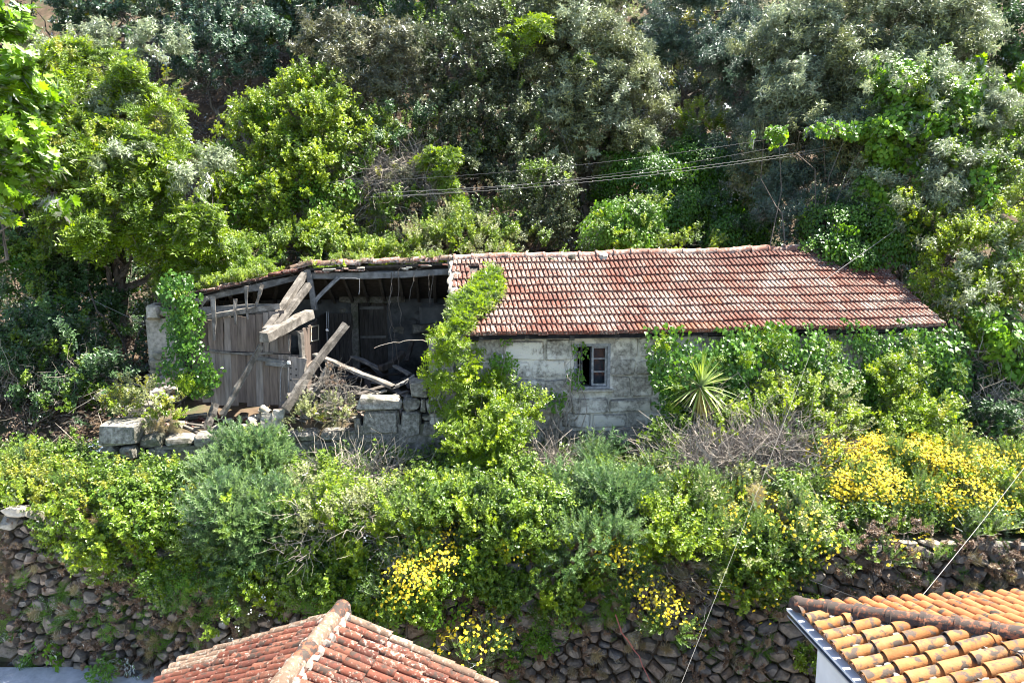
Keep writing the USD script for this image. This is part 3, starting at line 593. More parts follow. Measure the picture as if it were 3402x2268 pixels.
def ret_stone(poly, bulge, sd):
    rg2 = np.random.default_rng(sd)
    c = np.array(poly.centroid.coords[0]); ring = np.array(poly.exterior.coords[:-1]); n = len(ring)
    if n > 11: ring = ring[np.linspace(0, n - 1, 11).astype(int)]; n = 11
    v = []
    tilt = rg2.normal(0, .12, 2)
    off_ = rg2.normal(0, .03)
    for k, dep in ((1.0, -.06), (.95, .5 + rg2.normal(0, .12)), (.6, .92 + rg2.normal(0, .1))):
        for q in ring:
            d = (q - c) * k * (1 + rg2.normal(0, .04)); p = c + d
            v.append(ret_pt(p[0] - 12, p[1] / 2.75) - np.array([0, 1, -.15]) * (bulge * dep + ((d @ tilt) + off_ + rg2.normal(0, .008)) * (dep > 0)) + np.array([0, .05, 0]))
    p = c; v.append(ret_pt(p[0] - 12, p[1] / 2.75) - np.array([0, bulge + off_ - .05, 0]))
    f = []
    for a in range(2):
        for j in range(n): i0, i1 = a * n + j, a * n + (j + 1) % n; f += [(i0, i1, i1 + n), (i0, i1 + n, i0 + n)]
    f += [(2 * n + j, 2 * n + (j + 1) % n, 3 * n) for j in range(n)]
    return trimesh.Trimesh(np.array(v), f, process=False)
cand = []
for i in range(len(P2)):
    reg = vor.regions[vor.point_region[i]]
    if -1 in reg or len(reg) < 3: continue
    pg = Polygon(vor.vertices[reg] / [1, 1.35]).intersection(sbox(0, 0, LX, LH))
    pg = pg.buffer(-.038, quad_segs=1).buffer(.024, quad_segs=1)
    if pg.is_empty or pg.geom_type != 'Polygon' or pg.area < .006: continue
    pg = pg.simplify(.012)
    cx_, ch = pg.centroid.coords[0]; x = cx_ - 12
    u_ = 1701 + FPX * x / 12.2
    vis = (u_ < 760 and ch < 2.5) or (1500 < u_ < 2700 and ch < 1.5) or (u_ > 2650 and ch > 1.0)
    cand.append((vis * 10 - abs(u_ - 1701) / 3000 + pg.area, pg, i, u_))
cand.sort(key=lambda c: -c[0])
left_over = [[], [], [], []]; made_ = 0
for _, pg, i, u_ in cand:
    if not -150 < u_ < 3560: continue
    m = ret_stone(pg, rg.uniform(.06, .22), 3000 + i); mk_ = int(rg.choice(4, p=[.4, .25, .15, .2]))
    if made_ < 300: part(ret, 'stone', m, M['dry_stone'][mk_], smooth=24); made_ += 1
    else: left_over[mk_].append(m)
for k, (u, v, e) in enumerate([(40, 1172, .5), (88, 1180, .6), (136, 1192, .5), (20, 1196, .4), (178, 1204, .4)]):
    part(ret, 'capstone', rock(at(u * 1.446, v * 1.446, 12.75), (e, .4, .2), 3900 + k, 14), M['granite_lit'], smooth=40)
for k in range(4):
    if left_over[k]: part(ret, 'covered_stones', left_over[k], M['dry_stone'][k], kind='stuff', smooth=24)

# ------------------------------------------------------------------ barrel-tiled roofs of the two lower buildings
def barrel(p, d, n, L, r, seed, taper=.86):
    """half-round clay cover tile: p its lower end, d up the slope, n the roof's normal"""
    rg2 = np.random.default_rng(seed)
    d = vnorm(d + rg2.normal(0, .012, 3)); x = vnorm(np.cross(d, n)); y = np.cross(x, d)
    ang = np.linspace(-.1, math.pi + .1, 9); v = []
    for q, rr, o in ((0, r, .012), (L, r * taper, -.006), (0, r - .014, .012)):
        for a in ang: v.append(p + d * q + x * math.cos(a) * rr + y * (math.sin(a) * rr * .95 + o))
    f = []; n_ = 9
    for j in range(n_ - 1): f += [(j, n_ + j, n_ + j + 1), (j, n_ + j + 1, j + 1), (j, j + 1, 2 * n_ + j + 1), (j, 2 * n_ + j + 1, 2 * n_ + j)]
    return trimesh.Trimesh(np.array(v), f, process=False)
# left: a gabled roof, its ridge running towards the viewer
A = at(1133, 2016, 9.3); raz = math.radians(10.1)
RD = np.array([math.sin(raz), math.cos(raz), 0]); RQ = np.array([math.cos(raz), -math.sin(raz), 0])
phi = math.radians(21.2); A = A - EZ * .08
lh = thing('lower_house', 'low house with weathered red barrel tile gable roof below the terrace', 'house', A - EZ * 2)
SLL, RLEN = 2.44, 4.2
lroof = None
walls = []
for sg in (-1, 1):
    dn = RQ * sg * math.cos(phi) - EZ * math.sin(phi); nn = vnorm(np.cross(RD, dn) * -sg); nn = nn if nn[2] > 0 else -nn
    sl_ = slab([A, A + dn * SLL, A + dn * SLL - RD * RLEN, A - RD * RLEN] if sg > 0 else [A, A - RD * RLEN, A - RD * RLEN + dn * SLL, A + dn * SLL], .08)
    if lroof is None: lroof = part(lh, 'roof', sl_, M['pan'])
    else: part(lroof, 'roof_slope', sl_, M['pan'])
    rows = 19
    for r_ in range(rows):
        off = .05 + r_ * .158
        for q in range(9):
            a = .03 + q * .29
            if a > SLL - .02: continue
            base = A - RD * off + dn * (SLL + .03 - a) + nn * .005
            mt = M['canal_old'] if (r_ == 0 or (r_ < 3 and sg < 0 and q < 3)) else M['canal'][int(rng.integers(3))]
            part(lroof, 'barrel_tile', barrel(base + rng.normal(0, .004, 3), -dn, nn, min(.35, SLL - a + .04), .074 if sg > 0 else .071, 4000 + r_ * 40 + q * 2 + (sg > 0)), mt, smooth=40)
    walls.append((A + dn * (SLL - .2) - EZ * .1, A + dn * (SLL - .2) - RD * RLEN - EZ * .1))
for k in range(12):
    part(lroof, 'ridge_tile', ridge_tile(A - RD * (k * .33 - .06) + EZ * .06, -RD + EZ * 0, .36, .105, 600 + k, False), M['canal_old'] if k % 3 else M['hip'], smooth=40)
part(lroof, 'ridge_mortar', [rock(A - RD * (.1 + k * .16) + RQ * sg * .1 + EZ * .0, (.16, .2, .12), 650 + k * 2 + (sg > 0), 10) for k in range(24) for sg in (-1, 1)], M['white_mortar'], smooth=40)
part(lh, 'ridge_end', rock(A + RD * .03 + EZ * .02, (.24, .14, .3), 12, 14, ax=(RQ, RD, EZ)), M['white_mortar'], smooth=40)
wl = []
for a_, b_ in walls: wl.append(slab([a_, b_, b_ + RQ * .2, a_ + RQ * .2], 3.2))
part(lh, 'wall', wl + [slab([walls[0][0], walls[1][0], walls[1][0] - RD * .2, walls[0][0] - RD * .2], 3.2)], M['whitewash'])
part(lh, 'gable', trimesh.convex.convex_hull(np.array([p - RD * q for p in (walls[0][0], walls[1][0], A - EZ * .12) for q in (.02, .18)])), M['whitewash'])
# right: a hipped roof, one corner in view
K = at(2656, 2022, 8.7); ea = vnorm(onz(2893, 2268, K[2]) - K); eb = np.cross(EZ, ea); eb = eb if eb[0] > 0 else -eb
tp = math.tan(math.radians(14))
rh = thing('hipped_house', 'white house corner with ochre barrel tile hipped roof and dark gutter', 'house', K - EZ * 2)
HW = 3.4
da, db = vnorm(eb + EZ * tp), vnorm(ea + EZ * tp)          # up the left face, up the rear face
na, nb = vnorm(np.cross(ea, da)), vnorm(np.cross(eb, db)); na = na if na[2] > 0 else -na; nb = nb if nb[2] > 0 else -nb
apex = K + (ea + eb) * HW + EZ * tp * HW
rroof = part(rh, 'roof', slab([K, K + ea * HW * 2, apex] if np.cross(ea, apex - K)[2] > 0 else [K, apex, K + ea * HW * 2], .06), M['pan'])
part(rroof, 'rear_face', slab([K, apex, apex + eb * 2, K + eb * (HW + 2)] if np.cross(apex - K, eb)[2] < 0 else [K, K + eb * (HW + 2), apex + eb * 2, apex], .06), M['pan'])
for r_ in range(26):                     # left face
    o = .09 + r_ * .196
    run = min(o, HW * 2 - o) / 1.0 - .03
    if o > 3.6 or run <= .05: continue
    q = 0.
    Lm = run * math.sqrt(1 + tp * tp)
    first = .3 + .14 * (r_ % 2)
    a = 0; i = 0
    while a < Lm - .05:
        L = min(.40, Lm - a + .03)
        part(rroof, 'barrel_tile', barrel(K + ea * o + da * (a - .04) + na * (.012 + .004 * (i % 2)), da, na, L, .083, 5000 + r_ * 30 + i), M['barrel'][int(rng.integers(3))], smooth=40)
        a += .345; i += 1
for r_ in range(20):                     # rear face
    o = .12 + r_ * .178
    Lm = min(o, HW) * math.sqrt(1 + tp * tp) - .05
    if Lm < .08 or o > 4.6: continue
    a = 0; i = 0
    while a < Lm - .05:
        L = min(.40, Lm - a + .03)
        part(rroof, 'barrel_tile', barrel(K + eb * o + db * (a - .05) + nb * (.012 + .004 * (i % 2)), db, nb, L, .08, 6000 + r_ * 30 + i), M['barrel_red'][int(rng.integers(2))], smooth=40)
        a += .345; i += 1
hd = vnorm(apex - K)
for k in range(13):
    part(rroof, 'hip_tile', ridge_tile(K + hd * (-.03 + k * .335) + EZ * .05, hd + EZ * -.015, .38, .1, 700 + k, k > 0), M['hip'], smooth=40)
part(rroof, 'hip_cap', rock(K - hd * .02 + EZ * .06, (.2, .2, .2), 44, 20), M['hip'], smooth=50)
part(rroof, 'hip_mortar', [rock(K + hd * (.12 + .17 * k) + ea * .09 - EZ * .02, (.2, .16, .12), 800 + k, 10) for k in range(22)], M['grey_wood'], smooth=40)
part(rroof, 'tile_bedding', [rock(K + ea * (.19 + .196 * r_) + da * rng.uniform(.05, max(.1, .1 + r_ * .18)) + na * .02, (.1, .09, .04), 840 + r_ * 4 + j, 9) for r_ in range(16) for j in range(4)], M['white_mortar'], smooth=40)
out = -eb
gp = [K + out * .02 - EZ * .09 - ea * .05, K + out * .02 - EZ * .09 + ea * 4]
gut = []
for q in np.linspace(math.pi, 2 * math.pi, 7): gut.append((math.cos(q) * .055, math.sin(q) * .055))
gv = np.array([g + out * (.05 + cx_) + EZ * cz_ for g in gp for cx_, cz_ in gut] + [g + out * (.05 + cx_ * .9) + EZ * (cz_ * .9) for g in gp for cx_, cz_ in gut])
gf = []
for i in range(6):
    gf += [(i, i + 1, 7 + i + 1), (i, 8 + i, 7 + i), (14 + i, 21 + i + 1, 14 + i + 1), (14 + i, 21 + i, 22 + i)]
part(rh, 'gutter', trimesh.Trimesh(gv, gf, process=False), M['zinc'], smooth=True)
part(rh, 'eaves_board', slab([K + out * .1 - ea * .12 - EZ * .045, K + out * .1 + ea * 4 - EZ * .045, K - out * .1 + ea * 4 - EZ * .045, K - out * .1 - ea * .12 - EZ * .045][::-1], .03), M['whitewash'])
part(rh, 'wall', [slab([K - out * .12 + ea * .25 - EZ * .1, K - out * .12 + ea * 4.5 - EZ * .1, K - out * .35 + ea * 4.5 - EZ * .1, K - out * .35 + ea * .25 - EZ * .1][::-1], 3.2),
                  slab([K - out * .36 + ea * .25 - EZ * .1, K + eb * 5 + ea * .25 - EZ * .1, K + eb * 5 + ea * .45 - EZ * .1, K - out * .36 + ea * .45 - EZ * .1], 3.2)], M['whitewash'])

# ------------------------------------------------------------------ foliage: leaves, sprigs, plants
def leaf_look(name, ramp, trans, tfac=.38, rgh=.45, spec=.4, gain=1.55, patch=None):
    """leaf: tone by leaf and by sprig, light shining through; patch: (colour, amount) of leaves of another tone in drifts"""
    ramp = [(q, tuple(min(.74, x * gain) for x in c)) for q, c in ramp]
    N = {'g': ('geometry', {}), 'o': ('object_info', {}), 'a': ('math', {'math_type': 'multiply_add', 'value2': .55, 'value3': 0.}), 'b': ('math', {'math_type': 'multiply_add', 'value2': .45}),
         'r': ('rgb_ramp', {'ramp': ramp}), 'p': ('diffuse_bsdf', {}), 't': ('translucent_bsdf', {}), 'x': ('mix_closure', {'fac': tfac}), 'q': ('glossy_bsdf', {'roughness': rgh, 'color': (.95, .97, 1.)}), 'fr': ('fresnel', {'IOR': 1.24 + .22 * spec}), 'y': ('mix_closure', {}),
         'tm': ('mix_color', {'blend_type': 'multiply', 'fac': 1., 'b': trans, 'use_clamp': False}), 'bf': ('mix_color', {'fac': 0., 'blend_type': 'mix'})}
    L = [('g.random_per_island', 'a.value1'), ('o.random', 'b.value1'), ('a.value', 'b.value3'), ('b.value', 'r.fac'), ('tm.result', 't.color'), ('p.BSDF', 'x.closure1'), ('t.BSDF', 'x.closure2'), ('fr.fac', 'y.fac'), ('x.closure', 'y.closure1'), ('q.BSDF', 'y.closure2')]
    src = 'r.color'
    if patch:
        N.update({'n': ('noise_texture', {'scale': .9, 'detail': 3.}), 'pr': ('rgb_ramp', {'ramp': [(patch[1], (0, 0, 0)), (patch[1] + .1, (1, 1, 1))]}), 'px': ('mix_color', {'b': patch[0]})})
        L += [('g.position', 'n.vector'), ('n.fac', 'pr.fac'), ('pr.color', 'px.fac'), ('r.color', 'px.a')]
        src = 'px.result'
    L += [(src, 'p.color'), (src, 'tm.a')]
    del N['bf']
    return look(name, N, L, 'y.closure')
def leaf_shape(kind, L, w):
    """vertices and triangles of one leaf: base at the origin, tip along +y, face up +z"""
    if kind == 'diamond': v = [(0, 0, 0), (w / 2, .45 * L, .18 * w), (0, L, -.06 * L), (-w / 2, .45 * L, .18 * w)]; f = [(0, 1, 2), (0, 2, 3)]
    elif kind == 'ovate': v = [(0, 0, 0), (w * .42, .22 * L, .12 * w), (w / 2, .5 * L, .2 * w), (0, L, -.12 * L), (-w / 2, .5 * L, .2 * w), (-w * .42, .22 * L, .12 * w), (0, .5 * L, -.02 * L)]; f = [(0, 1, 6), (1, 2, 6), (2, 3, 6), (3, 4, 6), (4, 5, 6), (5, 0, 6)]
    elif kind == 'lance': v = [(0, 0, 0), (w / 2, .35 * L, .15 * w), (0, L, -.15 * L), (-w / 2, .35 * L, .15 * w)]; f = [(0, 1, 2), (0, 2, 3)]
    else:                                # lobed: maple, vine, ivy
        lob = {'maple': [(0, 0), (.3, .05), (.5, .38), (.28, .4), (.42, .75), (.13, .66), (0, 1)], 'vine': [(0, 0), (.36, -.06), (.5, .32), (.4, .42), (.42, .68), (.16, .74), (0, 1)], 'ivy': [(0, 0), (.3, .02), (.42, .3), (.26, .46), (0, 1)]}[kind]
        ring = [(x * w, y * L) for x, y in lob] + [(-x * w, y * L) for x, y in lob[-2:0:-1]]
        v = [(x, y, .12 * abs(x) - .1 * L * (y / L) ** 2) for x, y in ring] + [(0, .4 * L, -.03 * L)]
        n = len(ring); f = [(i, (i + 1) % n, n) for i in range(n)]
    return np.array(v, float), np.array(f, int)
def frames(y, n):
    y = vnorm(y); x = vnorm(np.cross(y, n)); z = np.cross(x, y)
    return np.stack([x, y, z], -1)       # columns
def put_leaves(kind, L, w, pos, ydir, nrm, size):
    v, f = leaf_shape(kind, L, w); R = frames(ydir, nrm)
    V = np.einsum('nij,kj->nki', R * size[:, None, None], v) + pos[:, None]
    return V.reshape(-1, 3), (f[None] + (np.arange(len(pos)) * len(v))[:, None, None]).reshape(-1, 3)
def sprig_mesh(style, kind, L, w, n, S, seed):
    """style stem: leaves up a shoot along +z; mat: leaves lying over each other facing +z, tips towards -y; pinnate: feathered fronds; spike: fine upright shoots"""
    rg = np.random.default_rng(seed)
    if style == 'stem':
        h = rg.uniform(.1, 1, n); az = np.arange(n) * 2.4 + rg.uniform(0, .6, n); k = rg.integers(0, 3, n)
        side = np.stack([np.cos(k * 2.1 + seed), np.sin(k * 2.1 + seed), 0 * h], -1)
        pos = np.stack([0 * h, 0 * h, h * S], -1) + side * (h * S * .35)[:, None] * (k > 0)[:, None]
        rad = np.stack([np.cos(az), np.sin(az), 0 * az], -1)
        y = rad + np.array([0, 0, 1]) * rg.uniform(-.1, .9, n)[:, None] + rg.normal(0, .2, (n, 3))
        nm = np.array([0, 0, 1.]) + rg.normal(0, .45, (n, 3))
    elif style == 'mat':
        pos = np.stack([rg.uniform(-S, S, n), rg.uniform(-S, S, n), rg.uniform(0, .5 * S, n)], -1)
        y = np.array([0, -1, .1]) + rg.normal(0, .55, (n, 3)) * [1, .6, .6]; nm = np.array([0, .35, 1.]) + rg.normal(0, .35, (n, 3))
    elif style == 'pinnate':
        per = 10; fr = n // per; P, Y, Nn = [], [], []
        for i in range(fr):
            a = i * 2.4 + rg.uniform(0, .8); d = vnorm(np.array([math.cos(a), math.sin(a), rg.uniform(.2, 1.1)])); up = vnorm(np.array([0, 0, 1.]) + rg.normal(0, .3, 3)); sd = vnorm(np.cross(d, up))
            for j in range(per):
                q = (j // 2 + 1) / (per / 2); s_ = 1 if j % 2 else -1
                P.append(d * S * q - EZ * S * .35 * q * q); Y.append(sd * s_ + d * (.5 if j < per - 1 else 3)); Nn.append(up + rg.normal(0, .2, 3))
        pos, y, nm = np.array(P), np.array(Y), np.array(Nn); n = len(pos)
    elif style in ('spike', 'tuft'):
        k = rg.integers(0, 5, n); h = rg.uniform(.1, 1, n)
        tilt = np.stack([np.cos(k * 1.26 + seed) * .45, np.sin(k * 1.26 + seed) * .45, 1 + 0 * h], -1) * np.where(k == 0, 1, .8)[:, None]
        tilt[k == 0] = [0, 0, 1]
        pos = tilt * (h * S)[:, None]; az = rg.uniform(0, 6.28, n)
        y = np.stack([np.cos(az), np.sin(az), 1.2 + 0 * az], -1); nm = np.stack([-np.cos(az), -np.sin(az), .9 + 0 * az], -1) + rg.normal(0, .3, (n, 3))
        if style == 'tuft':
            y = np.stack([np.cos(az), np.sin(az), rg.uniform(-.1, .9, n)], -1); nm = np.array([0, 0, 1.]) + rg.normal(0, .45, (n, 3))
    size = rg.uniform(.65, 1.2, n)
    return trimesh.Trimesh(*put_leaves(kind, L, w, pos, y, nm, size), process=False)
SPEC = {}
def species(name, style, kind, L, w, n, S, mat, per_m2=55, up=.5, nvar=4, jit=.55):
    paths = []
    n, per_m2, S = int(n * 3) // 10 * 10, per_m2 * .32, S * 1.18
    for i in range(nvar):
        pth = f'/World/sprig_{name}_{i}'
        stage.CreateClassPrim(pth)
        usdkit.mesh(stage, pth + '/leaves', sprig_mesh(style, kind, L, w, n, S, 17 + i * 31 + len(SPEC) * 7), mat)
        paths.append(pth)
    SPEC[name] = dict(paths=paths, per=per_m2, up=up + (.4 if style in ('stem', 'pinnate') else 0), jit=jit, style=style, S=S)
def G(*c): return [(i / (len(c) - 1), x) for i, x in enumerate(c)]
LM = {
    'bright': leaf_look('bright_leaf', G((.05, .1, .003), (.175, .26, .005), (.34, .4, .02)), (1.6, 1.45, .5), .5, .4, spec=.45),
    'maple': leaf_look('maple_leaf', G((.08, .16, .006), (.14, .24, .01), (.24, .32, .02)), (1.5, 1.4, .5), .45, spec=.3),
    'bramble': leaf_look('bramble_leaf', G((.03, .07, .005), (.105, .172, .012), (.225, .29, .03), (.42, .45, .12)), (1.5, 1.35, .55), .42, .36, spec=.6),
    'lime': leaf_look('lime_bramble_leaf', G((.05, .1, .005), (.165, .235, .01), (.31, .36, .03), (.46, .48, .12)), (1.55, 1.4, .5), .46, .38, spec=.5),
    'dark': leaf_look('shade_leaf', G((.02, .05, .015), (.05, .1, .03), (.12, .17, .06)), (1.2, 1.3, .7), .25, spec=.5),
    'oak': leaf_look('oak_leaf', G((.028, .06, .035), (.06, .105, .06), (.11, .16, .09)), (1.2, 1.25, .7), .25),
    'ivy': leaf_look('ivy_leaf', G((.025, .075, .008), (.07, .15, .014), (.15, .25, .03)), (1.4, 1.35, .5), .36, .34, spec=.6),
    'ivyb': leaf_look('young_ivy_leaf', G((.05, .12, .01), (.1, .2, .015), (.18, .29, .03)), (1.4, 1.3, .5), .38),
    'silver': leaf_look('silver_leaf', G((.07, .09, .045), (.22, .26, .16), (.42, .47, .33), (.75, .77, .64)), (1.05, 1., .8), .25, .36, .6),
    'olive': leaf_look('olive_leaf', G((.035, .045, .016), (.15, .172, .075), (.33, .36, .2), (.66, .67, .48)), (1.1, 1.1, .8), .25, .38, .6),
    'loquat': leaf_look('loquat_leaf', G((.05, .055, .03), (.12, .125, .07), (.26, .25, .17), (.36, .33, .24)), (1.1, 1.1, .7), .25, .4, .6),
    'gloss': leaf_look('glossy_leaf', G((.018, .03, .01), (.05, .065, .025), (.13, .14, .07), (.36, .36, .27)), (1.1, 1.2, .6), .15, .28, .9),
    'acacia': leaf_look('blue_leaf', G((.035, .06, .04), (.08, .12, .085), (.2, .25, .19)), (1., 1.1, 1.), .2),
    'vine': leaf_look('vine_leaf', G((.07, .16, .012), (.13, .24, .02), (.25, .34, .06)), (1.5, 1.35, .5), .42),
    'broom': leaf_look('broom_leaf', G((.03, .075, .02), (.09, .15, .045), (.2, .26, .11), (.36, .41, .24)), (1.2, 1.3, .8), .3),
    'weed': leaf_look('weed_leaf', G((.05, .1, .014), (.11, .17, .025), (.2, .25, .05)), (1.4, 1.3, .6), .35),
    'pale': leaf_look('pale_bramble_leaf', G((.08, .1, .03), (.2, .22, .09), (.36, .37, .2), (.62, .6, .48)), (1.3, 1.2, .7), .35),
    'sedum': leaf_look('stonecrop_leaf', G((.07, .045, .03), (.15, .1, .065), (.24, .2, .12), (.3, .09, .07)), (1.2, 1., .8), .2),
    'gold': leaf_look('yellowing_leaf', G((.1, .13, .008), (.22, .23, .015), (.36, .33, .03)), (1.4, 1.2, .5), .4),
    'litter': leaf_look('leaf_litter', G((.05, .035, .025), (.13, .085, .06), (.22, .16, .12)), (1., .9, .8), .1),
    'straw': leaf_look('straw_blade', G((.25, .2, .1), (.42, .36, .2), (.55, .48, .3)), (1., 1., .8), .25),
}
species('maple', 'stem', 'maple', .17, .17, 12, .38, LM['maple'], 26, .5)
species('wist', 'pinnate', 'diamond', .085, .036, 50, .24, LM['bright'], 44, .55)
species('hazel', 'stem', 'diamond', .075, .048, 32, .36, LM['lime'], 48, .45)
species('bramble', 'stem', 'ovate', .054, .04, 27, .28, LM['bramble'], 62, .6)
species('limeb', 'stem', 'diamond', .05, .035, 36, .28, LM['lime'], 58, .6)
species('oak', 'stem', 'diamond', .1, .062, 26, .38, LM['oak'], 34, .4)
species('dark', 'stem', 'diamond', .08, .05, 30, .34, LM['dark'], 36, .3)
species('hang', 'mat', 'ovate', .085, .06, 26, .24, LM['ivy'], 40, .0, jit=.35)
species('ivy', 'mat', 'ivy', .085, .085, 24, .22, LM['ivy'], 44, .0, jit=.3)
species('ivyb', 'mat', 'ivy', .075, .07, 26, .2, LM['ivyb'], 50, .15, jit=.4)
species('silver', 'tuft', 'lance', .105, .03, 40, .36, LM['silver'], 48, .7)
species('olive', 'tuft', 'lance', .11, .034, 34, .38, LM['olive'], 42, .35)
species('loquat', 'stem', 'lance', .15, .045, 22, .3, LM['loquat'], 36, .5)
species('gloss', 'stem', 'diamond', .075, .045, 32, .34, LM['gloss'], 44, .4)
species('acacia', 'tuft', 'lance', .1, .027, 42, .38, LM['acacia'], 44, .4)
species('vine', 'mat', 'vine', .13, .13, 14, .24, LM['vine'], 30, .2, jit=.5)
species('broom', 'spike', 'lance', .075, .017, 84, .44, LM['broom'], 60, .9, jit=.35)
species('weed', 'spike', 'diamond', .05, .018, 70, .3, LM['weed'], 50, .9, jit=.4)
species('pale', 'stem', 'diamond', .042, .03, 36, .26, LM['pale'], 55, .5)
species('sedum', 'stem', 'diamond', .035, .018, 46, .12, LM['sedum'], 80, .3)
species('gold', 'stem', 'diamond', .05, .036, 30, .26, LM['gold'], 50, .6)
species('fern', 'pinnate', 'diamond', .045, .02, 60, .2, LM['ivyb'], 60, .4)
species('litter', 'mat', 'diamond', .08, .04, 30, .3, LM['litter'], 16, .0, jit=.2)
species('straw', 'spike', 'lance', .16, .005, 60, .22, LM['straw'], 60, .9, jit=.3)
# dead twigs: bundles of thin bent rods
for i in range(4):
    rg = np.random.default_rng(90 + i); pth = f'/World/sprig_twig_{i}'; stage.CreateClassPrim(pth); ms = []
    for k in range(9):
        d = vnorm(np.array([rg.normal(0, .9), rg.normal(0, .6), rg.uniform(.2, 1)])); b = rg.normal(0, .08, 3)
        ms.append(limb(b, b + d * rg.uniform(.45, 1.0), .009, .003, i * 20 + k, n=5, wob=.25, sides=3))
    usdkit.mesh(stage, pth + '/leaves', join(ms), M['twig'])
SPEC['twig'] = dict(paths=[f'/World/sprig_twig_{i}' for i in range(4)], per=30, up=.2, jit=1.2, style='stem', S=.4)
# yellow daisies: a stalk with an open head of petals and a darker button
petal = plain('yellow_petal', (.8, .65, .02), .6); button = plain('orange_button', (.6, .28, .01), .7)
for i in range(4):
    rg = np.random.default_rng(190 + i); pth = f'/World/sprig_daisy_{i}'; stage.CreateClassPrim(pth); V, F, B = [], [], []
    for k in range(1):
        n = 11; r = .034; ang = np.arange(2 * n) * math.pi / n
        ring = np.stack([np.cos(ang) * np.where(np.arange(2 * n) % 2, .72, 1) * r, np.sin(ang) * np.where(np.arange(2 * n) % 2, .72, 1) * r, rg.uniform(-.004, .008, 2 * n)], -1)
        R = Rotation.from_euler('xyz', [rg.uniform(.2, .7), rg.normal(0, .25), 0]).as_matrix()
        top = np.array([0, 0, .1 + .04 * i])
        v = np.vstack([ring, [[0, 0, 0]]]) @ R.T + top
        V.append(trimesh.Trimesh(v, [(a, (a + 1) % (2 * n), 2 * n) for a in range(2 * n)], process=False))
        B.append(rock(top + R @ np.array([0, 0, .004]), (.022, .022, .012), i, 10))
    usdkit.mesh(stage, pth + '/petals', join(V), petal); usdkit.mesh(stage, pth + '/button', join(B), button)
    usdkit.mesh(stage, pth + '/stalk', limb((0, 0, -.1), top, .003, .002, i, n=4, sides=3), LM['weed'])
SPEC['daisy'] = dict(paths=[f'/World/sprig_daisy_{i}' for i in range(4)], per=60, up=1., jit=.35, style='stem', S=.15)
# small white blossoms among the brambles
wp = plain('white_petal', (.75, .74, .7), .6); stage.CreateClassPrim('/World/sprig_blossom_0')
usdkit.mesh(stage, '/World/sprig_blossom_0/petals', join([trimesh.Trimesh(np.array([(0, 0, 0)] + [(.02 * math.cos(a), .02 * math.sin(a), .006) for a in np.arange(10) * .628]) + o, [(0, j + 1, (j + 1) % 10 + 1) for j in range(10)], process=False) for o in ([0, 0, .1], [.06, .03, .12], [-.05, .05, .08])]), wp)
SPEC['blossom'] = dict(paths=['/World/sprig_blossom_0'], per=8, up=.8, jit=.4, style='stem', S=.1)

COUNT, PENDING = [0], []
def scatter(parent, name, pos, zdir, spec, scale, seed, yhint=None, kind='stuff'):
    """one part of many sprigs; pos in world coordinates"""
    sp = SPEC[spec]; rg = np.random.default_rng(seed); n = len(pos)
    if n == 0: return None
    path = numbered(parent, name); o = ORIGIN.get(parent, np.zeros(3))
    z = vnorm(zdir)
    if yhint is None:
        y = vnorm(np.cross(z, vnorm(rg.normal(size=(n, 3)))))
    else:
        y = vnorm(np.asarray(yhint) - z * (z @ np.asarray(yhint))[:, None] + rg.normal(0, .2, (n, 3)))
        y = vnorm(y - z * np.sum(y * z, -1, keepdims=True))
    x = np.cross(y, z)
    q = Rotation.from_matrix(np.stack([x, y, z], -1)).as_quat()
    PENDING.append((path, o, np.asarray(pos), q, np.asarray(scale, np.float32).reshape(-1), rg.integers(0, len(sp['paths']), n), sp['paths'], kind, rg.random(n)))
    return path
_t = Vt.QuathArray.FromNumpy(np.array([[.25, .5, .125, .75]], np.float16))[0]
QORDER = [0, 1, 2, 3] if abs(float(_t.GetReal()) - .75) < .01 else [3, 0, 1, 2]    # FromNumpy may take the real part last
def plant_out():
    """defines every sprig part; sprigs buried well over two metres deep behind other foliage are thinned out"""
    from scipy.ndimage import maximum_filter
    W_, H_ = 216, 146
    grid = np.full((H_, W_), 1e9); cells = []
    for path, o, pos, q, sc, ix, protos, kind, rnd in PENDING:
        d = pos - C0; dep = d @ FW
        cu = ((FPX * (d @ XV) / dep + 1701) / 16).astype(int) + 1; cv = ((1134 - FPX * (d @ UPV) / dep) / 16).astype(int) + 1
        ins = (cu >= 0) & (cu < W_) & (cv >= 0) & (cv < H_)
        cells.append((cu, cv, dep, ins)); np.minimum.at(grid, (cv[ins], cu[ins]), dep[ins])
    front = maximum_filter(np.where(grid > 1e8, 60, grid), 5)
    for (path, o, pos, q, sc, ix, protos, kind, rnd), (cu, cv, dep, ins) in zip(PENDING, cells):
        keep = np.ones(len(pos), bool)
        keep[ins] = (dep[ins] < front[cv[ins], cu[ins]] + 2.2) | (rnd[ins] < .25)
        pi = UsdGeom.PointInstancer.Define(stage, path); tg = []
        for i, p in enumerate(protos):
            c = stage.DefinePrim(f'{path}/sprig_{i}', 'Xform'); c.GetReferences().AddInternalReference(p); tg.append(c.GetPath())
        pi.CreatePrototypesRel().SetTargets(tg)
        pi.CreateOrientationsAttr(Vt.QuathArray.FromNumpy(np.ascontiguousarray(q[keep][:, QORDER]).astype(np.float16)))
        pi.CreatePositionsAttr(Vt.Vec3fArray.FromNumpy((pos - o)[keep].astype(np.float32)))
        pi.CreateScalesAttr(Vt.Vec3fArray.FromNumpy(np.repeat(sc[keep][:, None], 3, 1)))
        pi.CreateProtoIndicesAttr(Vt.IntArray.FromNumpy(ix[keep].astype(np.int32)))
        if kind: pi.GetPrim().SetCustomDataByKey('kind', kind)
        COUNT[0] += int(keep.sum())
def roofline(s, t): return 2.85 + .42 * np.minimum(t, 6.26 - t)
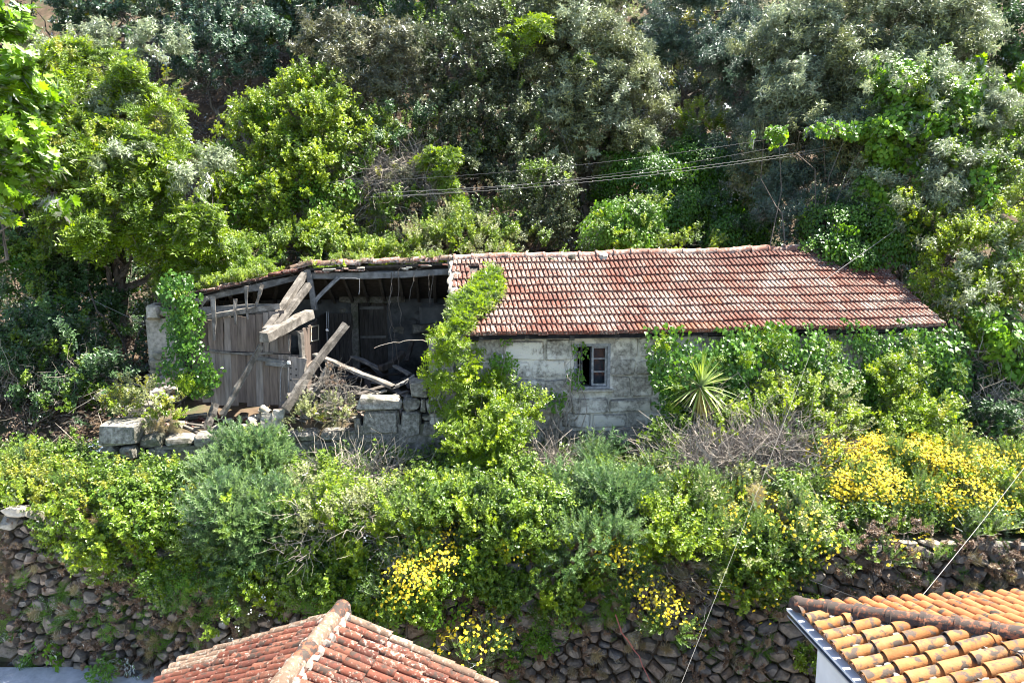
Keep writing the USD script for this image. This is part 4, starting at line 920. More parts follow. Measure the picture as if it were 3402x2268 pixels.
def clear_of_walls(p):
    s, t = st(p.T if False else p) if False else ((p - H0) @ HA, (p - H0) @ HB)
    bad = (s > -.45) & (s < 10.02) & (t > .22) & (t < 6.3) & (p[:, 2] < roofline(s, t) + .04)
    bad |= (s > sl + .3) & (s < -.3) & (t > .8) & (t < 6.3) & (p[:, 2] < roofline(s, t) - .1)
    return ~bad
def V(u, v, Y): return at(u * 1.44643, v * 1.44643, Y)      # the 2352 pixel wide view
def blob(u, v, ru, rv, Y, d=None):
    k = Y * 1.44643 / FPX
    return V(u, v, Y), np.array([ru * k, (d if d else .75 * min(1.3, math.sqrt(ru * rv) * k) + .25) , rv * k])
def settle(c):
    for _ in range(60):
        if c[2] > float(terrain(c[0], c[1])) + .12: break
        c = C0 + (c - C0) * .99
    return c
def foliage(blobs, spec, dens, seed, gap=.36, gs=None, shell=.13, back=.35, checks=True):
    sp = SPEC[spec]; rg = np.random.default_rng(seed); P, Z = [], []
    for bi, (c, r) in enumerate(blobs):
        area = 4 * math.pi * (((r[0] * r[1]) ** 1.6 + (r[0] * r[2]) ** 1.6 + (r[1] * r[2]) ** 1.6) / 3) ** (1 / 1.6)
        n = int(area * sp['per'] * dens * .95)
        rm = (r[0] * r[1] * r[2]) ** (1 / 3)
        m = int(np.clip(5 + area * 1.1, 6, 26))
        cd = vnorm(rg.normal(size=(m, 3))); cd[:, 2] = np.where(cd[:, 2] < -.5, -cd[:, 2], cd[:, 2]); cd[:, 1] = np.where((cd[:, 1] > .5) & (rg.random(m) > back), -cd[:, 1], cd[:, 1])
        cc = c + cd * r * rg.uniform(.55, .85, (m, 1)); cr = np.clip(rm * rg.uniform(.26, .5, m), .12, .75)
        k = rg.choice(m, n, p=cr ** 2 / np.sum(cr ** 2))
        d = vnorm(rg.normal(size=(n, 3)) + cd[k] * .45)
        rad = np.where(rg.random(n) < .1, rg.uniform(1., 1.65, n), 1 - np.abs(rg.normal(0, shell * 1.5, n)))
        p = cc[k] + d * (cr[k] * rad)[:, None] * [1, 1, .85]
        wv = np.stack([meshkit.noise(p * 1.25 + seed * 3.1 + 17 * q_, seed + q_) for q_ in range(3)], -1) - .5
        p = p + wv * (1.0 * min(rm, 1.3))
        e = np.sum(((p - c) / r) ** 2, -1)
        hole = meshkit.noise(p * (gs or 2.6) + seed * 1.7, seed + 2)
        ok = (hole > gap * .8 * rg.uniform(.6, 1.2, n)) & (e > .3)
        for bj, (c2, r2) in enumerate(blobs):
            if bj != bi: ok &= np.sum(((p - c2) / r2) ** 2, -1) > .42
        p, d, q = p[ok], d[ok], cd[k][ok]
        P.append(p); Z.append(vnorm(d * .8 + q * .5) + EZ * sp['up'] + rg.normal(0, sp['jit'], p.shape) * .7)
    P, Z = np.vstack(P), np.vstack(Z)
    if checks:
        ok = clear_of_walls(P) & (P[:, 2] > terrain(P[:, 0], P[:, 1]) - .05)
        P, Z = P[ok], Z[ok]
    return P, Z
SEED = [100]
def plant(name, label, cat, spec, bl, dens=1., scale=1., trunk=None, gap=.36, extra=(), group=None, base=None, seed=None, yhint=None, shell=.13, checks=True, back=.3, rs=1.):
    """a plant: stems from the ground into each mass of leaves, and the leaves; extra: (species, share, scale) also growing in it"""
    SEED[0] += 1; sd = seed or SEED[0]; rg = np.random.default_rng(sd)
    blobs = [(settle(c), r * rs) for c, r in (blob(*b) for b in bl)]
    c = np.mean([b[0] for b in blobs], 0)
    bx = np.array(base, float) if base is not None else np.array([c[0] + rg.normal(0, .15), c[1] + .3, 0])
    if base is None or len(base) < 3: bx = np.array([bx[0], bx[1], float(terrain(bx[0], bx[1])) - .1])
    t = thing(name, label, cat, bx, group)
    tr = trunk or (.03, 'bark')
    stems = []
    low = blobs[int(np.argmin([b[0][2] for b in blobs]))][0]
    fork = bx + (np.array([c[0], c[1], min(b[0][2] for b in blobs)]) - bx) * .6
    if trunk and fork[2] > bx[2] + .4:
        part(t, 'trunk', limb(bx, fork, tr[0], tr[0] * .75, sd, sides=8, wob=.09), M[tr[1]], smooth=True)
    else: fork = bx
    for k, (bc, br) in enumerate(blobs):
        stems.append(limb(fork, bc + br * rg.normal(0, .1, 3), tr[0] * (.6 if trunk else 1), .008, sd + k, wob=.14, sides=5))
        for q in range(5 if trunk else 2):
            e = bc + vnorm(rg.normal(size=3)) * br * .85
            stems.append(limb(bc + rg.normal(0, .1, 3) * br, e, tr[0] * .25 + .004, .004, sd + 50 + k * 7 + q, wob=.18, sides=4, n=6))
    part(t, 'branches' if trunk else 'stems', stems, M[tr[1]], kind='stuff')
    P, Z = foliage(blobs, spec, dens / scale ** 1.6, sd, gap, shell=shell, checks=checks, back=back)
    if yhint is None and SPEC[spec]['style'] == 'mat': yhint = EZ
    scatter(t, 'crown' if trunk else 'foliage', P, Z, spec, rg.uniform(.7, 1.3, len(P)) * scale, sd, yhint)
    for xs_, share, sc in extra:
        P, Z = foliage(blobs, xs_, share, sd + 900, .42, gs=1.1, shell=.1, checks=checks, back=back)
        P = P + vnorm(Z) * (.2 if xs_ in ('daisy', 'blossom') else .08)
        scatter(t, 'flowers' if xs_ in ('daisy', 'blossom') else 'mixed_foliage', P, Z, xs_, rg.uniform(.75, 1.25, len(P)) * sc, sd + 1, EZ if SPEC[xs_]['style'] == 'mat' else None)
    return t
from shapely.geometry import Point
def climber(name, label, cat, spec, polys, t=.2, dens=1., scale=1., bulge=.25, seed=1, stem=True, extra=(), noise_gap=.3, group=None, flare=0.):
    """a climber spread over a wall; polys: outlines on the wall in the 2352 view"""
    rg = np.random.default_rng(seed); sp = SPEC[spec]; P = []
    for pg in polys:
        q = np.array([sz(u * 1.44643, v * 1.44643, t) for u, v in pg]); poly = Polygon(q)
        a0, b0, a1, b1 = poly.bounds; n = int((a1 - a0) * (b1 - b0) * sp['per'] * dens)
        c = np.c_[rg.uniform(a0, a1, n), rg.uniform(b0, b1, n)]
        edge = .16 * (meshkit.noise(np.c_[c * 3.1, 0 * c[:, 0]], seed) - .5)
        dist = np.array([poly.exterior.distance(Point(x)) * (1 if poly.contains(Point(x)) else -1) for x in c])
        ok = (dist + edge > 0) & (meshkit.noise(np.c_[c * 2.6, 0 * c[:, 0] + 5], seed + 1) > noise_gap * rg.uniform(.6, 1.2, n))
        c, dist = c[ok], np.maximum(dist[ok], 0)
        tt = t - (.03 + bulge * meshkit.fbm(np.c_[c * 1.5, 0 * c[:, 0]], 3, seed + 2) * np.minimum(1, dist / .3 + .15) * rg.uniform(.2, 1.25, len(c)))
        tt = tt - flare * np.clip(1.15 - c[:, 1] / 2.8, 0, 1) * rg.uniform(.3, 1, len(c))
        P.append(H0 + c[:, :1] * HA + tt[:, None] * HB + c[:, 1:] * EZ)
    P = np.vstack(P)
    b = P[np.argmin(P[:, 2])].copy(); b[2] = float(terrain(b[0], b[1]))
    th = thing(name, label, cat, b, group)
    if stem:
        tops = P[rg.integers(0, len(P), 12)]
        part(th, 'stems', [limb(b + HA * rg.normal(0, .25), x, .018, .005, seed + i, wob=.16, sides=4) for i, x in enumerate(tops)], M['twig'], kind='stuff')
    Z = -HB + EZ * .35 + rg.normal(0, sp['jit'], P.shape) * .7
    scatter(th, 'foliage', P, Z, spec, rg.uniform(.7, 1.25, len(P)) * scale, seed, EZ if sp['style'] == 'mat' else None)
    for xs_, share, sc in extra:
        k = rg.random(len(P)) < share; Q = P[k] - HB * rg.uniform(.05, .2, (k.sum(), 1))
        scatter(th, 'mixed_foliage', Q, Z[k] + EZ * .4, xs_, rg.uniform(.7, 1.25, k.sum()) * sc, seed + 3, EZ if SPEC[xs_]['style'] == 'mat' else None)
    return th
TR = lambda r: (r, 'bark')
# ---- hillside trees, far row first (coordinates: 2352 view, sizes in the same pixels, then the distance in metres)
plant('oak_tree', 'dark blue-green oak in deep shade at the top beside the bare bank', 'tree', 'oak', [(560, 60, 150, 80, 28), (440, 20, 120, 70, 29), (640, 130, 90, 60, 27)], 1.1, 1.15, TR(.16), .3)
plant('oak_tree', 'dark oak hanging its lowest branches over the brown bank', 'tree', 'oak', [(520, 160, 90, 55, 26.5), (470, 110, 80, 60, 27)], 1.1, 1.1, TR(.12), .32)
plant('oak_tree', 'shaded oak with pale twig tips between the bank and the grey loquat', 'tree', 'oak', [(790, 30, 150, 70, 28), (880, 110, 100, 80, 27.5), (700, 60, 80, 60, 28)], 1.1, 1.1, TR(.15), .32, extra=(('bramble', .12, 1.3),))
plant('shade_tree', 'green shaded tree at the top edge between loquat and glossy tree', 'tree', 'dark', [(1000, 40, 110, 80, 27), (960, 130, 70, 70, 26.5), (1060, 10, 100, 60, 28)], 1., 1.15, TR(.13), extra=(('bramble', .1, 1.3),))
plant('loquat_tree', 'grey-olive loquat with long leaves and a bare leaning trunk', 'tree', 'loquat', [(790, 110, 85, 50, 24.3), (845, 180, 100, 70, 24), (905, 120, 70, 60, 24.4), (860, 250, 80, 40, 23.8), (910, 230, 60, 50, 24)], 1.05, 1.0, TR(.1), .34)
plant('glossy_tree', 'large dark glossy-leaved tree glinting in the middle of the slope', 'tree', 'gloss', [(1080, 170, 120, 100, 24.5), (1150, 90, 100, 80, 25), (1120, 280, 130, 90, 24), (1040, 330, 80, 80, 23.6), (1170, 390, 100, 80, 23.5), (1080, 420, 70, 50, 23.3)], 1.2, 1.05, TR(.18), .3, extra=(('bramble', .07, 1.2),))
plant('glossy_shrub', 'dark glossy shrub with white glints right behind the ridge of the ruin', 'shrub', 'gloss', [(1200, 500, 80, 60, 22), (1130, 540, 70, 50, 21.6), (1250, 440, 60, 50, 22.3), (1190, 570, 90, 35, 21.4)], 1.1, 1., TR(.05), .3, extra=(('bramble', .25, 1.1),))
plant('olive_tree', 'silvery olive standing centre top beside the dark glossy tree', 'tree', 'olive', [(1300, 70, 110, 80, 25.5), (1370, 170, 120, 90, 25), (1260, 190, 80, 80, 24.8), (1330, 290, 110, 80, 24.6), (1440, 250, 80, 80, 24.8), (1390, 340, 80, 60, 24.2), (1250, 320, 70, 60, 24.2)], 1.25, 1.1, TR(.14), .3, extra=(('silver', .3, 1.1),))
plant('wild_wisteria', 'bright yellow-green creeper tufts in the crown of the centre olive', 'climber', 'wist', [(1150, 120, 32, 22, 23.6), (1225, 75, 42, 24, 23.8), (1175, 90, 20, 16, 23.8), (1340, 150, 20, 20, 23.6)], .9, 1.1, None, .3)
plant('acacia_tree', 'thin dark acacia with a leaning bare trunk right of the centre olive', 'tree', 'acacia', [(1610, 70, 120, 80, 27.5), (1670, 150, 90, 80, 26.5), (1540, 130, 60, 80, 27.5), (1650, 30, 110, 60, 28)], 1., 1.1, TR(.14), .42, base=(V(1590, 300, 26.5)[0], 26.6))
plant('sunny_shrub', 'sunlit yellow-green thicket behind the thin acacia', 'shrub', 'gold', [(1540, 150, 70, 90, 29.5), (1600, 60, 60, 50, 30), (1560, 40, 40, 50, 30)], .8, 1.5, None, .3)
plant('sunny_shrub', 'small sunlit shrub at the foot of the leaning acacia trunk', 'shrub', 'limeb', [(1620, 300, 50, 32, 25), (1580, 275, 30, 22, 25.3)], 1., 1.2)
plant('acacia_tree', 'blue-grey acacia in shade between the two silver olives', 'tree', 'acacia', [(1700, 230, 80, 80, 25.5), (1740, 140, 70, 90, 26), (1690, 340, 90, 60, 24.5), (1770, 300, 70, 70, 24.5)], 1.1, 1.1, TR(.12), .34)
plant('olive_tree', 'big pale silver olive towering above the right end of the roof', 'tree', 'silver', [(1950, 70, 140, 80, 23.5), (1850, 150, 110, 90, 23.2), (2060, 110, 120, 90, 23.3), (1960, 190, 130, 90, 22.6), (2160, 80, 80, 80, 23.5), (1850, 250, 100, 70, 22.6), (2150, 170, 80, 70, 22.8), (1950, 290, 110, 60, 22.2)], 1.35, 1.1, TR(.16), .27, extra=(('olive', .45, 1.1),))
plant('olive_tree', 'lower drooping grey olive over the wires left of the vine', 'tree', 'olive', [(1840, 350, 100, 60, 21.6), (1930, 390, 110, 60, 21.2), (1780, 420, 60, 60, 22), (1990, 450, 70, 60, 20.8)], 1.1, 1.0, TR(.09), .34, extra=(('acacia', .35, 1.),))
plant('acacia_shrub', 'blue-grey acacia sapling in shade above the ivy on the roof', 'shrub', 'acacia', [(1800, 520, 45, 35, 20.6), (1880, 450, 60, 45, 21), (1760, 470, 50, 40, 21.4)], 1.1, .95)
plant('broadleaf_tree', 'dark large-leaved tree in the top right corner', 'tree', 'dark', [(2310, 90, 80, 80, 25.5), (2250, 30, 60, 50, 26), (2340, 180, 60, 50, 25)], .9, 1.6, TR(.14), .34)
plant('maple_tree', 'sunlit maple branch with broad lobed leaves under the top right tree', 'tree', 'maple', [(2290, 200, 75, 34, 21.5), (2240, 240, 50, 26, 21.3), (2330, 245, 50, 30, 21.3)], 1., 1., TR(.05), .25)
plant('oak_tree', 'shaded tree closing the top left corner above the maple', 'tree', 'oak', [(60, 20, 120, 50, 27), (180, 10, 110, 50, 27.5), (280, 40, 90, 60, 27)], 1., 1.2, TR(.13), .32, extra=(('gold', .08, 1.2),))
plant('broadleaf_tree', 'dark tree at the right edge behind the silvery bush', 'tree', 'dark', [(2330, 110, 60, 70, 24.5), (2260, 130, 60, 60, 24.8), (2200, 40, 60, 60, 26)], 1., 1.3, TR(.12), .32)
# ---- left mass
plant('locust_tree', 'tall bright yellow-green feathery tree filling the upper left', 'tree', 'wist', [(200, 190, 110, 70, 20.5), (290, 280, 110, 90, 20), (130, 290, 90, 100, 19.5), (230, 400, 130, 100, 19), (350, 400, 80, 80, 19.3), (120, 430, 100, 80, 18.6), (320, 500, 120, 80, 18.6), (430, 560, 100, 60, 18.6), (210, 540, 100, 70, 18)], 1.25, 1.1, TR(.16), .3, extra=(('limeb', .22, 1.2), ('gold', .08, 1.2)))
for k, (u, v, ru, rv, Y, lab) in enumerate([(215, 105, 60, 40, 20.6, 'silvery bush tip poking out at the very top of the yellow-green tree'), (90, 120, 60, 45, 20.4, 'silvery bush tip between maple and the top of the yellow-green tree'), (375, 110, 55, 40, 20.8, 'silvery bush tip beside the dark oak at the bank'),
                                            (285, 375, 60, 48, 18.2, 'silver-white bush tip standing in the middle of the yellow-green tree'), (480, 380, 36, 40, 19.2, 'silver-white bush tip at the right edge beside the brown bank'), (640 * .69, 430, 34, 34, 18.4, 'smallest silver tuft low on the right of the yellow-green tree'), (265, 260, 40, 40, 19.3, 'silver sprays in the upper middle of the yellow-green tree')]):
    plant('silver_bush', lab, 'bush', 'silver', [(u - ru * .25, v, ru * .5, rv * .6, Y + .15, .35), (u + ru * .35, v + rv * .2, ru * .4, rv * .5, Y + .2, .3)], 1., 1.0)
plant('maple_tree', 'bright green maple with large star-shaped leaves on the left edge', 'tree', 'maple', [(5, 110, 50, 50, 14.5), (30, 200, 60, 50, 14.2), (0, 290, 70, 70, 14), (60, 320, 70, 45, 14), (0, 400, 60, 60, 13.8), (30, 440, 60, 36, 13.8)], 1.7, .95, TR(.1), .3, base=(-12.6, 15.5))
plant('shade_shrub', 'shaded dark green thicket with hanging stems at the lower left', 'shrub', 'dark', [(60, 620, 110, 110, 19), (180, 690, 110, 110, 19.4), (90, 780, 110, 110, 18), (260, 700, 70, 110, 20), (180, 830, 100, 70, 17.6)], 1.05, 1., TR(.06), .36, extra=(('bramble', .25, 1.2), ('ivy', .15, 1.)))
plant('shade_shrub', 'lower shaded brush beside the dead leaves left of the pier', 'shrub', 'dark', [(50, 890, 100, 50, 17), (170, 930, 60, 40, 16.6), (240, 880, 40, 40, 17)], .9, 1., None, .4, extra=(('twig', .15, .8), ('bramble', .3, 1.1)))
plant('hazel_bush', 'large pale green rounded bush left of centre above the ruin', 'bush', 'hazel', [(730, 210, 55, 45, 23.4), (690, 290, 110, 70, 23), (760, 330, 80, 80, 22.8), (600, 330, 90, 60, 22.8), (620, 420, 120, 80, 22.3), (740, 430, 110, 90, 22.2), (560, 470, 80, 70, 21.8), (780, 520, 80, 60, 21.8), (670, 520, 120, 60, 21.6)], 1.3, 1.05, TR(.07), .3, extra=(('ivyb', .12, 1.1),))
plant('thicket', 'dead stick thicket under the loquat above the ruin', 'thicket', 'twig', [(900, 400, 80, 50, 22.8), (980, 435, 70, 34, 22.6), (890, 450, 60, 40, 22.2)], .55, 1.0, None, .3, extra=(('loquat', .3, 1.), ('gold', .1, 1.)))
plant('creeper_post', 'leaning reddish stake wrapped in bright creeper above the ruin ridge', 'climber', 'wist', [(1000, 380, 28, 22, 21.8), (1035, 375, 24, 20, 21.8), (1025, 430, 20, 30, 21.7), (1045, 480, 18, 24, 21.6)], 1.3, .8)
plant('bramble', 'shaded bramble below the loquat, left of the leaning creeper stake', 'shrub', 'bramble', [(870, 370, 40, 60, 22.6), (920, 320, 40, 60, 23), (930, 510, 70, 50, 21.8)], .9, 1.1, extra=(('dark', .4, 1.),))
plant('bramble', 'pale bramble bank trailing over the ridge of the ruin', 'shrub', 'limeb', [(1060, 560, 110, 40, 20.6), (970, 580, 90, 30, 20.4), (1120, 590, 60, 22, 19.6)], 1.3, 1.0, extra=(('pale', .3, 1.),))
plant('bramble', 'pale bramble spread over the back of the hidden ruin roof', 'shrub', 'limeb', [(700, 585, 110, 34, 20.4), (800, 595, 100, 26, 20.2), (600, 595, 90, 30, 20.2), (880, 600, 60, 20, 20)], 1.3, 1.0, extra=(('bramble', .3, 1.),))
plant('wild_wisteria', 'bright creeper spilling over the left corner of the ruin roof', 'climber', 'wist', [(500, 600, 90, 40, 19.2), (430, 640, 60, 40, 18.6), (560, 620, 70, 22, 19), (470, 655, 50, 18, 18.4), (400, 600, 60, 50, 18.6)], 1.3, .95, None, .25, extra=(('limeb', .35, 1.),))
# ---- behind the roof and the right side
plant('ivy_bank', 'broad dark ivy bank in shade behind the tiled roof', 'climber', 'hang', [(1480, 420, 110, 60, 24.5), (1600, 400, 110, 60, 24.6), (1560, 500, 140, 60, 23.8), (1680, 480, 90, 80, 23.8), (1700, 570, 90, 40, 22.5), (1440, 370, 60, 40, 24.5)], 1.2, 1., None, .22, extra=(('dark', .25, 1.),))
plant('ivy_mound', 'bright green ivy mound behind the middle of the tiled roof', 'climber', 'ivyb', [(1440, 520, 70, 45, 21.6), (1400, 565, 60, 28, 21.2), (1480, 565, 50, 28, 21.3)], 1.2, 1., None, .22, extra=(('limeb', .4, 1.),))
plant('bramble', 'small pale bramble peeping over the ridge right of the ivy mound', 'shrub', 'limeb', [(1600, 560, 40, 24, 20.8), (1550, 580, 30, 14, 20.6)], 1.1, 1.)
plant('roof_ivy', 'dense green ivy creeping over the right end of the ridge', 'climber', 'hang', [(1920, 540, 90, 50, 19.6), (2020, 560, 70, 50, 19.2), (1900, 585, 60, 28, 18.9), (1960, 600, 50, 24, 18.6), (2060, 600, 50, 40, 18.6)], 1.25, 1., None, .2, extra=(('ivyb', .2, .9),))
plant('grape_vine', 'grape vine leaves strung along the overhead wires', 'climber', 'vine', [(1785, 314, 26, 9, 19.6, .1), (1835, 306, 26, 7, 19.6, .1), (1890, 304, 30, 8, 19.6, .1), (1945, 298, 26, 9, 19.6, .1), (1752, 322, 14, 4, 19.6, .1), (1995, 300, 36, 18, 19.8, .2)], 1.3, .62, None, .4)
plant('grape_vine', 'tall curtain of grape vine climbing in the right-hand trees', 'climber', 'vine', [(2080, 230, 90, 60, 20.6), (2130, 320, 90, 80, 20), (2050, 360, 60, 80, 20), (2020, 480, 50, 70, 19.6), (2200, 270, 60, 60, 20)], 1.2, .85, TR(.05), .28, extra=(('silver', .3, 1.), ('bramble', .3, 1.1)))
plant('silver_bush', 'silvery bush glittering at the right edge beside the maple branch', 'bush', 'silver', [(2270, 330, 90, 70, 19.6), (2320, 420, 70, 80, 19), (2220, 420, 80, 80, 19), (2150, 450, 60, 60, 19)], 1.1, 1., TR(.07), .3, extra=(('bramble', .6, 1.1), ('vine', .12, .8)))
plant('bramble', 'tall sunlit bramble wall right of the roof end', 'shrub', 'limeb', [(2150, 540, 90, 70, 18.4), (2230, 600, 100, 90, 17.8), (2300, 520, 80, 80, 18), (2160, 650, 60, 60, 17.6), (2290, 680, 90, 80, 17.2), (2220, 730, 90, 70, 16.8)], 1.3, 1., TR(.04), .3, extra=(('vine', .12, .8), ('silver', .15, 1.)))
plant('grape_vine', 'bright vine leaves hanging low at the right edge', 'climber', 'vine', [(2300, 780, 60, 60, 16.2), (2340, 850, 40, 60, 16), (2250, 800, 40, 40, 16.4)], 1., .8)
plant('shade_shrub', 'dark shaded undergrowth at the right edge beyond the cottage', 'shrub', 'dark', [(2260, 860, 100, 70, 16.8), (2320, 930, 80, 60, 16.2), (2200, 920, 70, 80, 16.4), (2260, 980, 90, 40, 15.6)], 1., .9, None, .36, extra=(('twig', .3, 1.), ('bramble', .3, 1.)))
# ---- climbers on the walls
climber('wall_ivy', 'thick ivy on the cottage wall between window corner and cordyline', 'climber', 'ivy', [[(1488, 775), (1700, 770), (1985, 752), (1975, 790), (1940, 800), (1915, 830), (1930, 870), (1990, 880), (1985, 980), (1820, 1010), (1700, 1000), (1500, 985)]], .1, 1.5, 1., .5, 71, noise_gap=.2, extra=(('wist', .2, .8), ('bramble', .15, .9)), flare=.85)
climber('wall_ivy', 'ivy curtain on the cottage wall right of the bare stone patch', 'climber', 'ivy', [[(1985, 770), (2170, 756), (2180, 930), (2120, 1000), (2050, 990), (2040, 890), (1990, 880), (1975, 830)]], .1, 1.5, 1., .5, 72, noise_gap=.2, extra=(('wist', .2, .8),), flare=.8)
climber('wall_ivy', 'narrow ivy strand crossing the wall up into the open window', 'climber', 'ivyb', [[(1300, 850), (1330, 800), (1352, 800), (1350, 860), (1310, 900), (1280, 930), (1240, 930)]], .24, 1.6, .8, .12, 73, noise_gap=.1)
climber('wall_ivy', 'dark ivy clinging to the crumbled side wall of the ruin', 'climber', 'ivy', [[(392, 650), (430, 640), (452, 690), (440, 760), (462, 800), (494, 868), (470, 905), (400, 890), (372, 850), (402, 790), (388, 730)]], 1.45, 2.2, .85, .5, 74, noise_gap=.3, stem=False, extra=(('wist', .25, .7),))
climber('wild_wisteria', 'bright wisteria climbing the torn end of the cottage onto the tiles', 'climber', 'wist', [[(1000, 770), (1040, 700), (1060, 760), (1090, 790), (1110, 860), (1170, 850), (1175, 905), (1100, 930), (1130, 1000), (1060, 1080), (1000, 1050), (1020, 960), (960, 850)]], .18, 1.8, .85, .55, 75, noise_gap=.16, extra=(('limeb', .3, 1.),))
climber('wild_wisteria', 'wisteria fringe under the eave above the stone facing left of the window', 'climber', 'ivyb', [[(1110, 775), (1170, 775), (1175, 850), (1120, 860)]], .24, 1.1, .8, .14, 76, noise_gap=.3)
# the spray that lies on the tiles
rg = np.random.default_rng(88); q = rg.uniform(0, 1, (420, 2))
ss = -.1 + .95 * q[:, 0]; ww = .12 + .5 * q[:, 0] + .34 * (q[:, 1] - .5)
P_ = np.array([roof_pt(a, max(0, b)) for a, b in zip(ss, ww)]) + EZ * rg.uniform(.05, .2, (420, 1))
rw = thing('roof_wisteria', 'bright wisteria spray lying on the lower left corner of the tiles', 'climber', P_.mean(0))
part(rw, 'stems', [limb(W(-.2, -.05, 2.5), P_[i], .012, .004, i, wob=.12, sides=4) for i in range(5)], M['twig'], kind='stuff')
scatter(rw, 'foliage', P_, EZ + rg.normal(0, .3, P_.shape), 'wist', rg.uniform(.6, .95, 420), 5)
rg = np.random.default_rng(66)
for nm_, lb_, f0, f1, n_, sp_, sc_ in (('rim_bramble', 'bright bramble trailing over the sloping broken edge of the ruin roof', 0, 1, 300, 'limeb', .62), ('rim_creeper', 'thin creeper and dry tangle lying along the ridge of the ruin', 1, 2, 150, 'limeb', .55)):
    P = []
    for i in range(n_):
        f = rg.random(); b = L1 + (E_ - L1) * f if f0 == 0 else E_ + (E0 - E_) * f
        if meshkit.noise(np.array([f * 9, f0 * 5., 0]), 3) < (.4 if f0 == 0 else .5): continue
        P.append(b + HB * rg.uniform(-.1, .5) + EZ * rg.uniform(.02, .16))
    P = np.array(P); t_ = thing(nm_, lb_, 'climber', P.mean(0))
    part(t_, 'stems', [limb(P[i], P[(i * 7 + 3) % len(P)] * .3 + P[i] * .7 - HB * .15 - EZ * rg.uniform(0, .25), .007, .003, i, wob=.3, sides=4) for i in range(0, len(P), 6)], M['twig'], kind='stuff')
    scatter(t_, 'foliage', P, EZ - HB * .4 + rg.normal(0, .4, P.shape), sp_, rg.uniform(.7, 1.3, len(P)) * sc_, 67)
# ---- brambles, brooms and flowers on the terrace
def low(label, spec, bl, dens=1.2, scale=1., extra=(), name='bramble', cat='shrub', gap=.28, **k): return plant(name, label, cat, spec, bl, dens, scale, None, gap, extra, rs=k.pop('rs', .84), **k)
low('wisteria and bramble tumbling in front of the torn cottage end', 'limeb', [(1110, 960, 80, 50, 14.6), (1160, 1010, 90, 60, 14.2), (1060, 1010, 60, 60, 14.5), (1200, 940, 80, 26, 14.7), (1130, 1060, 100, 30, 14)], 1.4, .95, (('wist', .5, .85),), gap=.2)
low('sunny rubble bramble heaped on the crumbled left side wall', 'gold', [(330, 920, 60, 38, 15.6), (385, 950, 60, 26, 15.4), (290, 950, 40, 26, 15.5), (420, 925, 36, 30, 15.7)], 1.0, .9, (('pale', .6, 1.), ('limeb', .5, .9)), gap=.34)
low('small round bush with pale yellow-green leaves on the rubble', 'pale', [(700, 955, 42, 30, 15.3, .35)], 1.7, .75, (('gold', .6, .7),), gap=.1)
low('twiggy bush with pale leaves beside the low wall step', 'pale', [(790, 945, 32, 40, 15.35, .3)], 1.3, .75, (('twig', .6, .6),), gap=.2)
low('tuft of reddish dry dock stalks among the fallen beams', 'sedum', [(770, 860, 14, 40, 15.6, .2), (755, 890, 12, 30, 15.6, .2)], 1.2, .8, (('twig', .8, .5),), 'dry_stalks', 'plant', gap=.3)
low('blue-green broom bush standing before the left low wall', 'broom', [(575, 1060, 70, 70, 14.2), (610, 1120, 80, 80, 13.9), (530, 1140, 70, 70, 13.8), (550, 1210, 110, 80, 13.4), (640, 1220, 80, 80, 13.3), (590, 1290, 90, 60, 13)], 1.5, 1., (('weed', .5, 1.), ('limeb', .12, 1.)), 'broom_bush', 'bush', gap=.2)
low('blue-green broom bush growing below the cottage window', 'broom', [(1370, 1110, 50, 50, 14.1), (1340, 1170, 100, 70, 13.7), (1430, 1185, 80, 70, 13.6), (1370, 1245, 110, 66, 13.1), (1370, 1070, 18, 44, 14.2)], 1.2, 1., (('weed', .5, 1.), ('limeb', .12, 1.)), 'broom_bush', 'bush', gap=.2)
low('leafy bramble in front of the corner pier', 'bramble', [(280, 1140, 80, 40, 13.8), (370, 1150, 80, 45, 13.8), (420, 1200, 80, 50, 13.4), (300, 1190, 80, 45, 13.4), (470, 1140, 50, 40, 13.9)], 1.4, 1.1, (('gold', .15, 1.), ('ivyb', .2, .8)), gap=.22)
low('sunlit yellow bramble at the left edge above the stone wall', 'gold', [(50, 1095, 90, 36, 14.2), (140, 1122, 70, 32, 13.9), (40, 1135, 70, 36, 13.7), (120, 1155, 70, 26, 13.4)], 1.4, 1., (('limeb', .7, 1.), ('weed', .5, 1.)), gap=.22)
low('bramble hanging over the left part of the stone wall', 'limeb', [(230, 1220, 90, 50, 13), (330, 1240, 90, 60, 12.9), (260, 1280, 80, 50, 12.7), (400, 1270, 80, 60, 12.8), (170, 1220, 60, 40, 13.1)], 1.4, 1., (('bramble', .5, 1.1), ('gold', .15, 1.)), gap=.24, rs=1.04)
low('reddish bramble shoots above the pale capping stones on the left', 'sedum', [(190, 1180, 40, 22, 13.1), (150, 1190, 40, 20, 13)], 1., 1.2, (('gold', .6, .8),))
low('wide pale green bramble below the stepped low wall', 'limeb', [(740, 1155, 80, 50, 13.7), (840, 1165, 90, 44, 13.7), (790, 1205, 110, 56, 13.2), (900, 1205, 90, 56, 13.2)], 1.3, 1., (('pale', .5, 1.), ('blossom', .4, .55), ('twig', .1, .6)), gap=.24, rs=1.04)
low('wide green bramble below the torn cottage end', 'bramble', [(980, 1165, 90, 40, 13.7), (1070, 1165, 90, 46, 13.6), (1000, 1210, 100, 56, 13.2), (1120, 1210, 90, 56, 13.1), (1200, 1155, 80, 44, 13.7), (1230, 1210, 80, 56, 13.1)], 1.3, 1., (('limeb', .6, 1.), ('weed', .4, 1.), ('blossom', .25, .55)), gap=.24, rs=1.04)
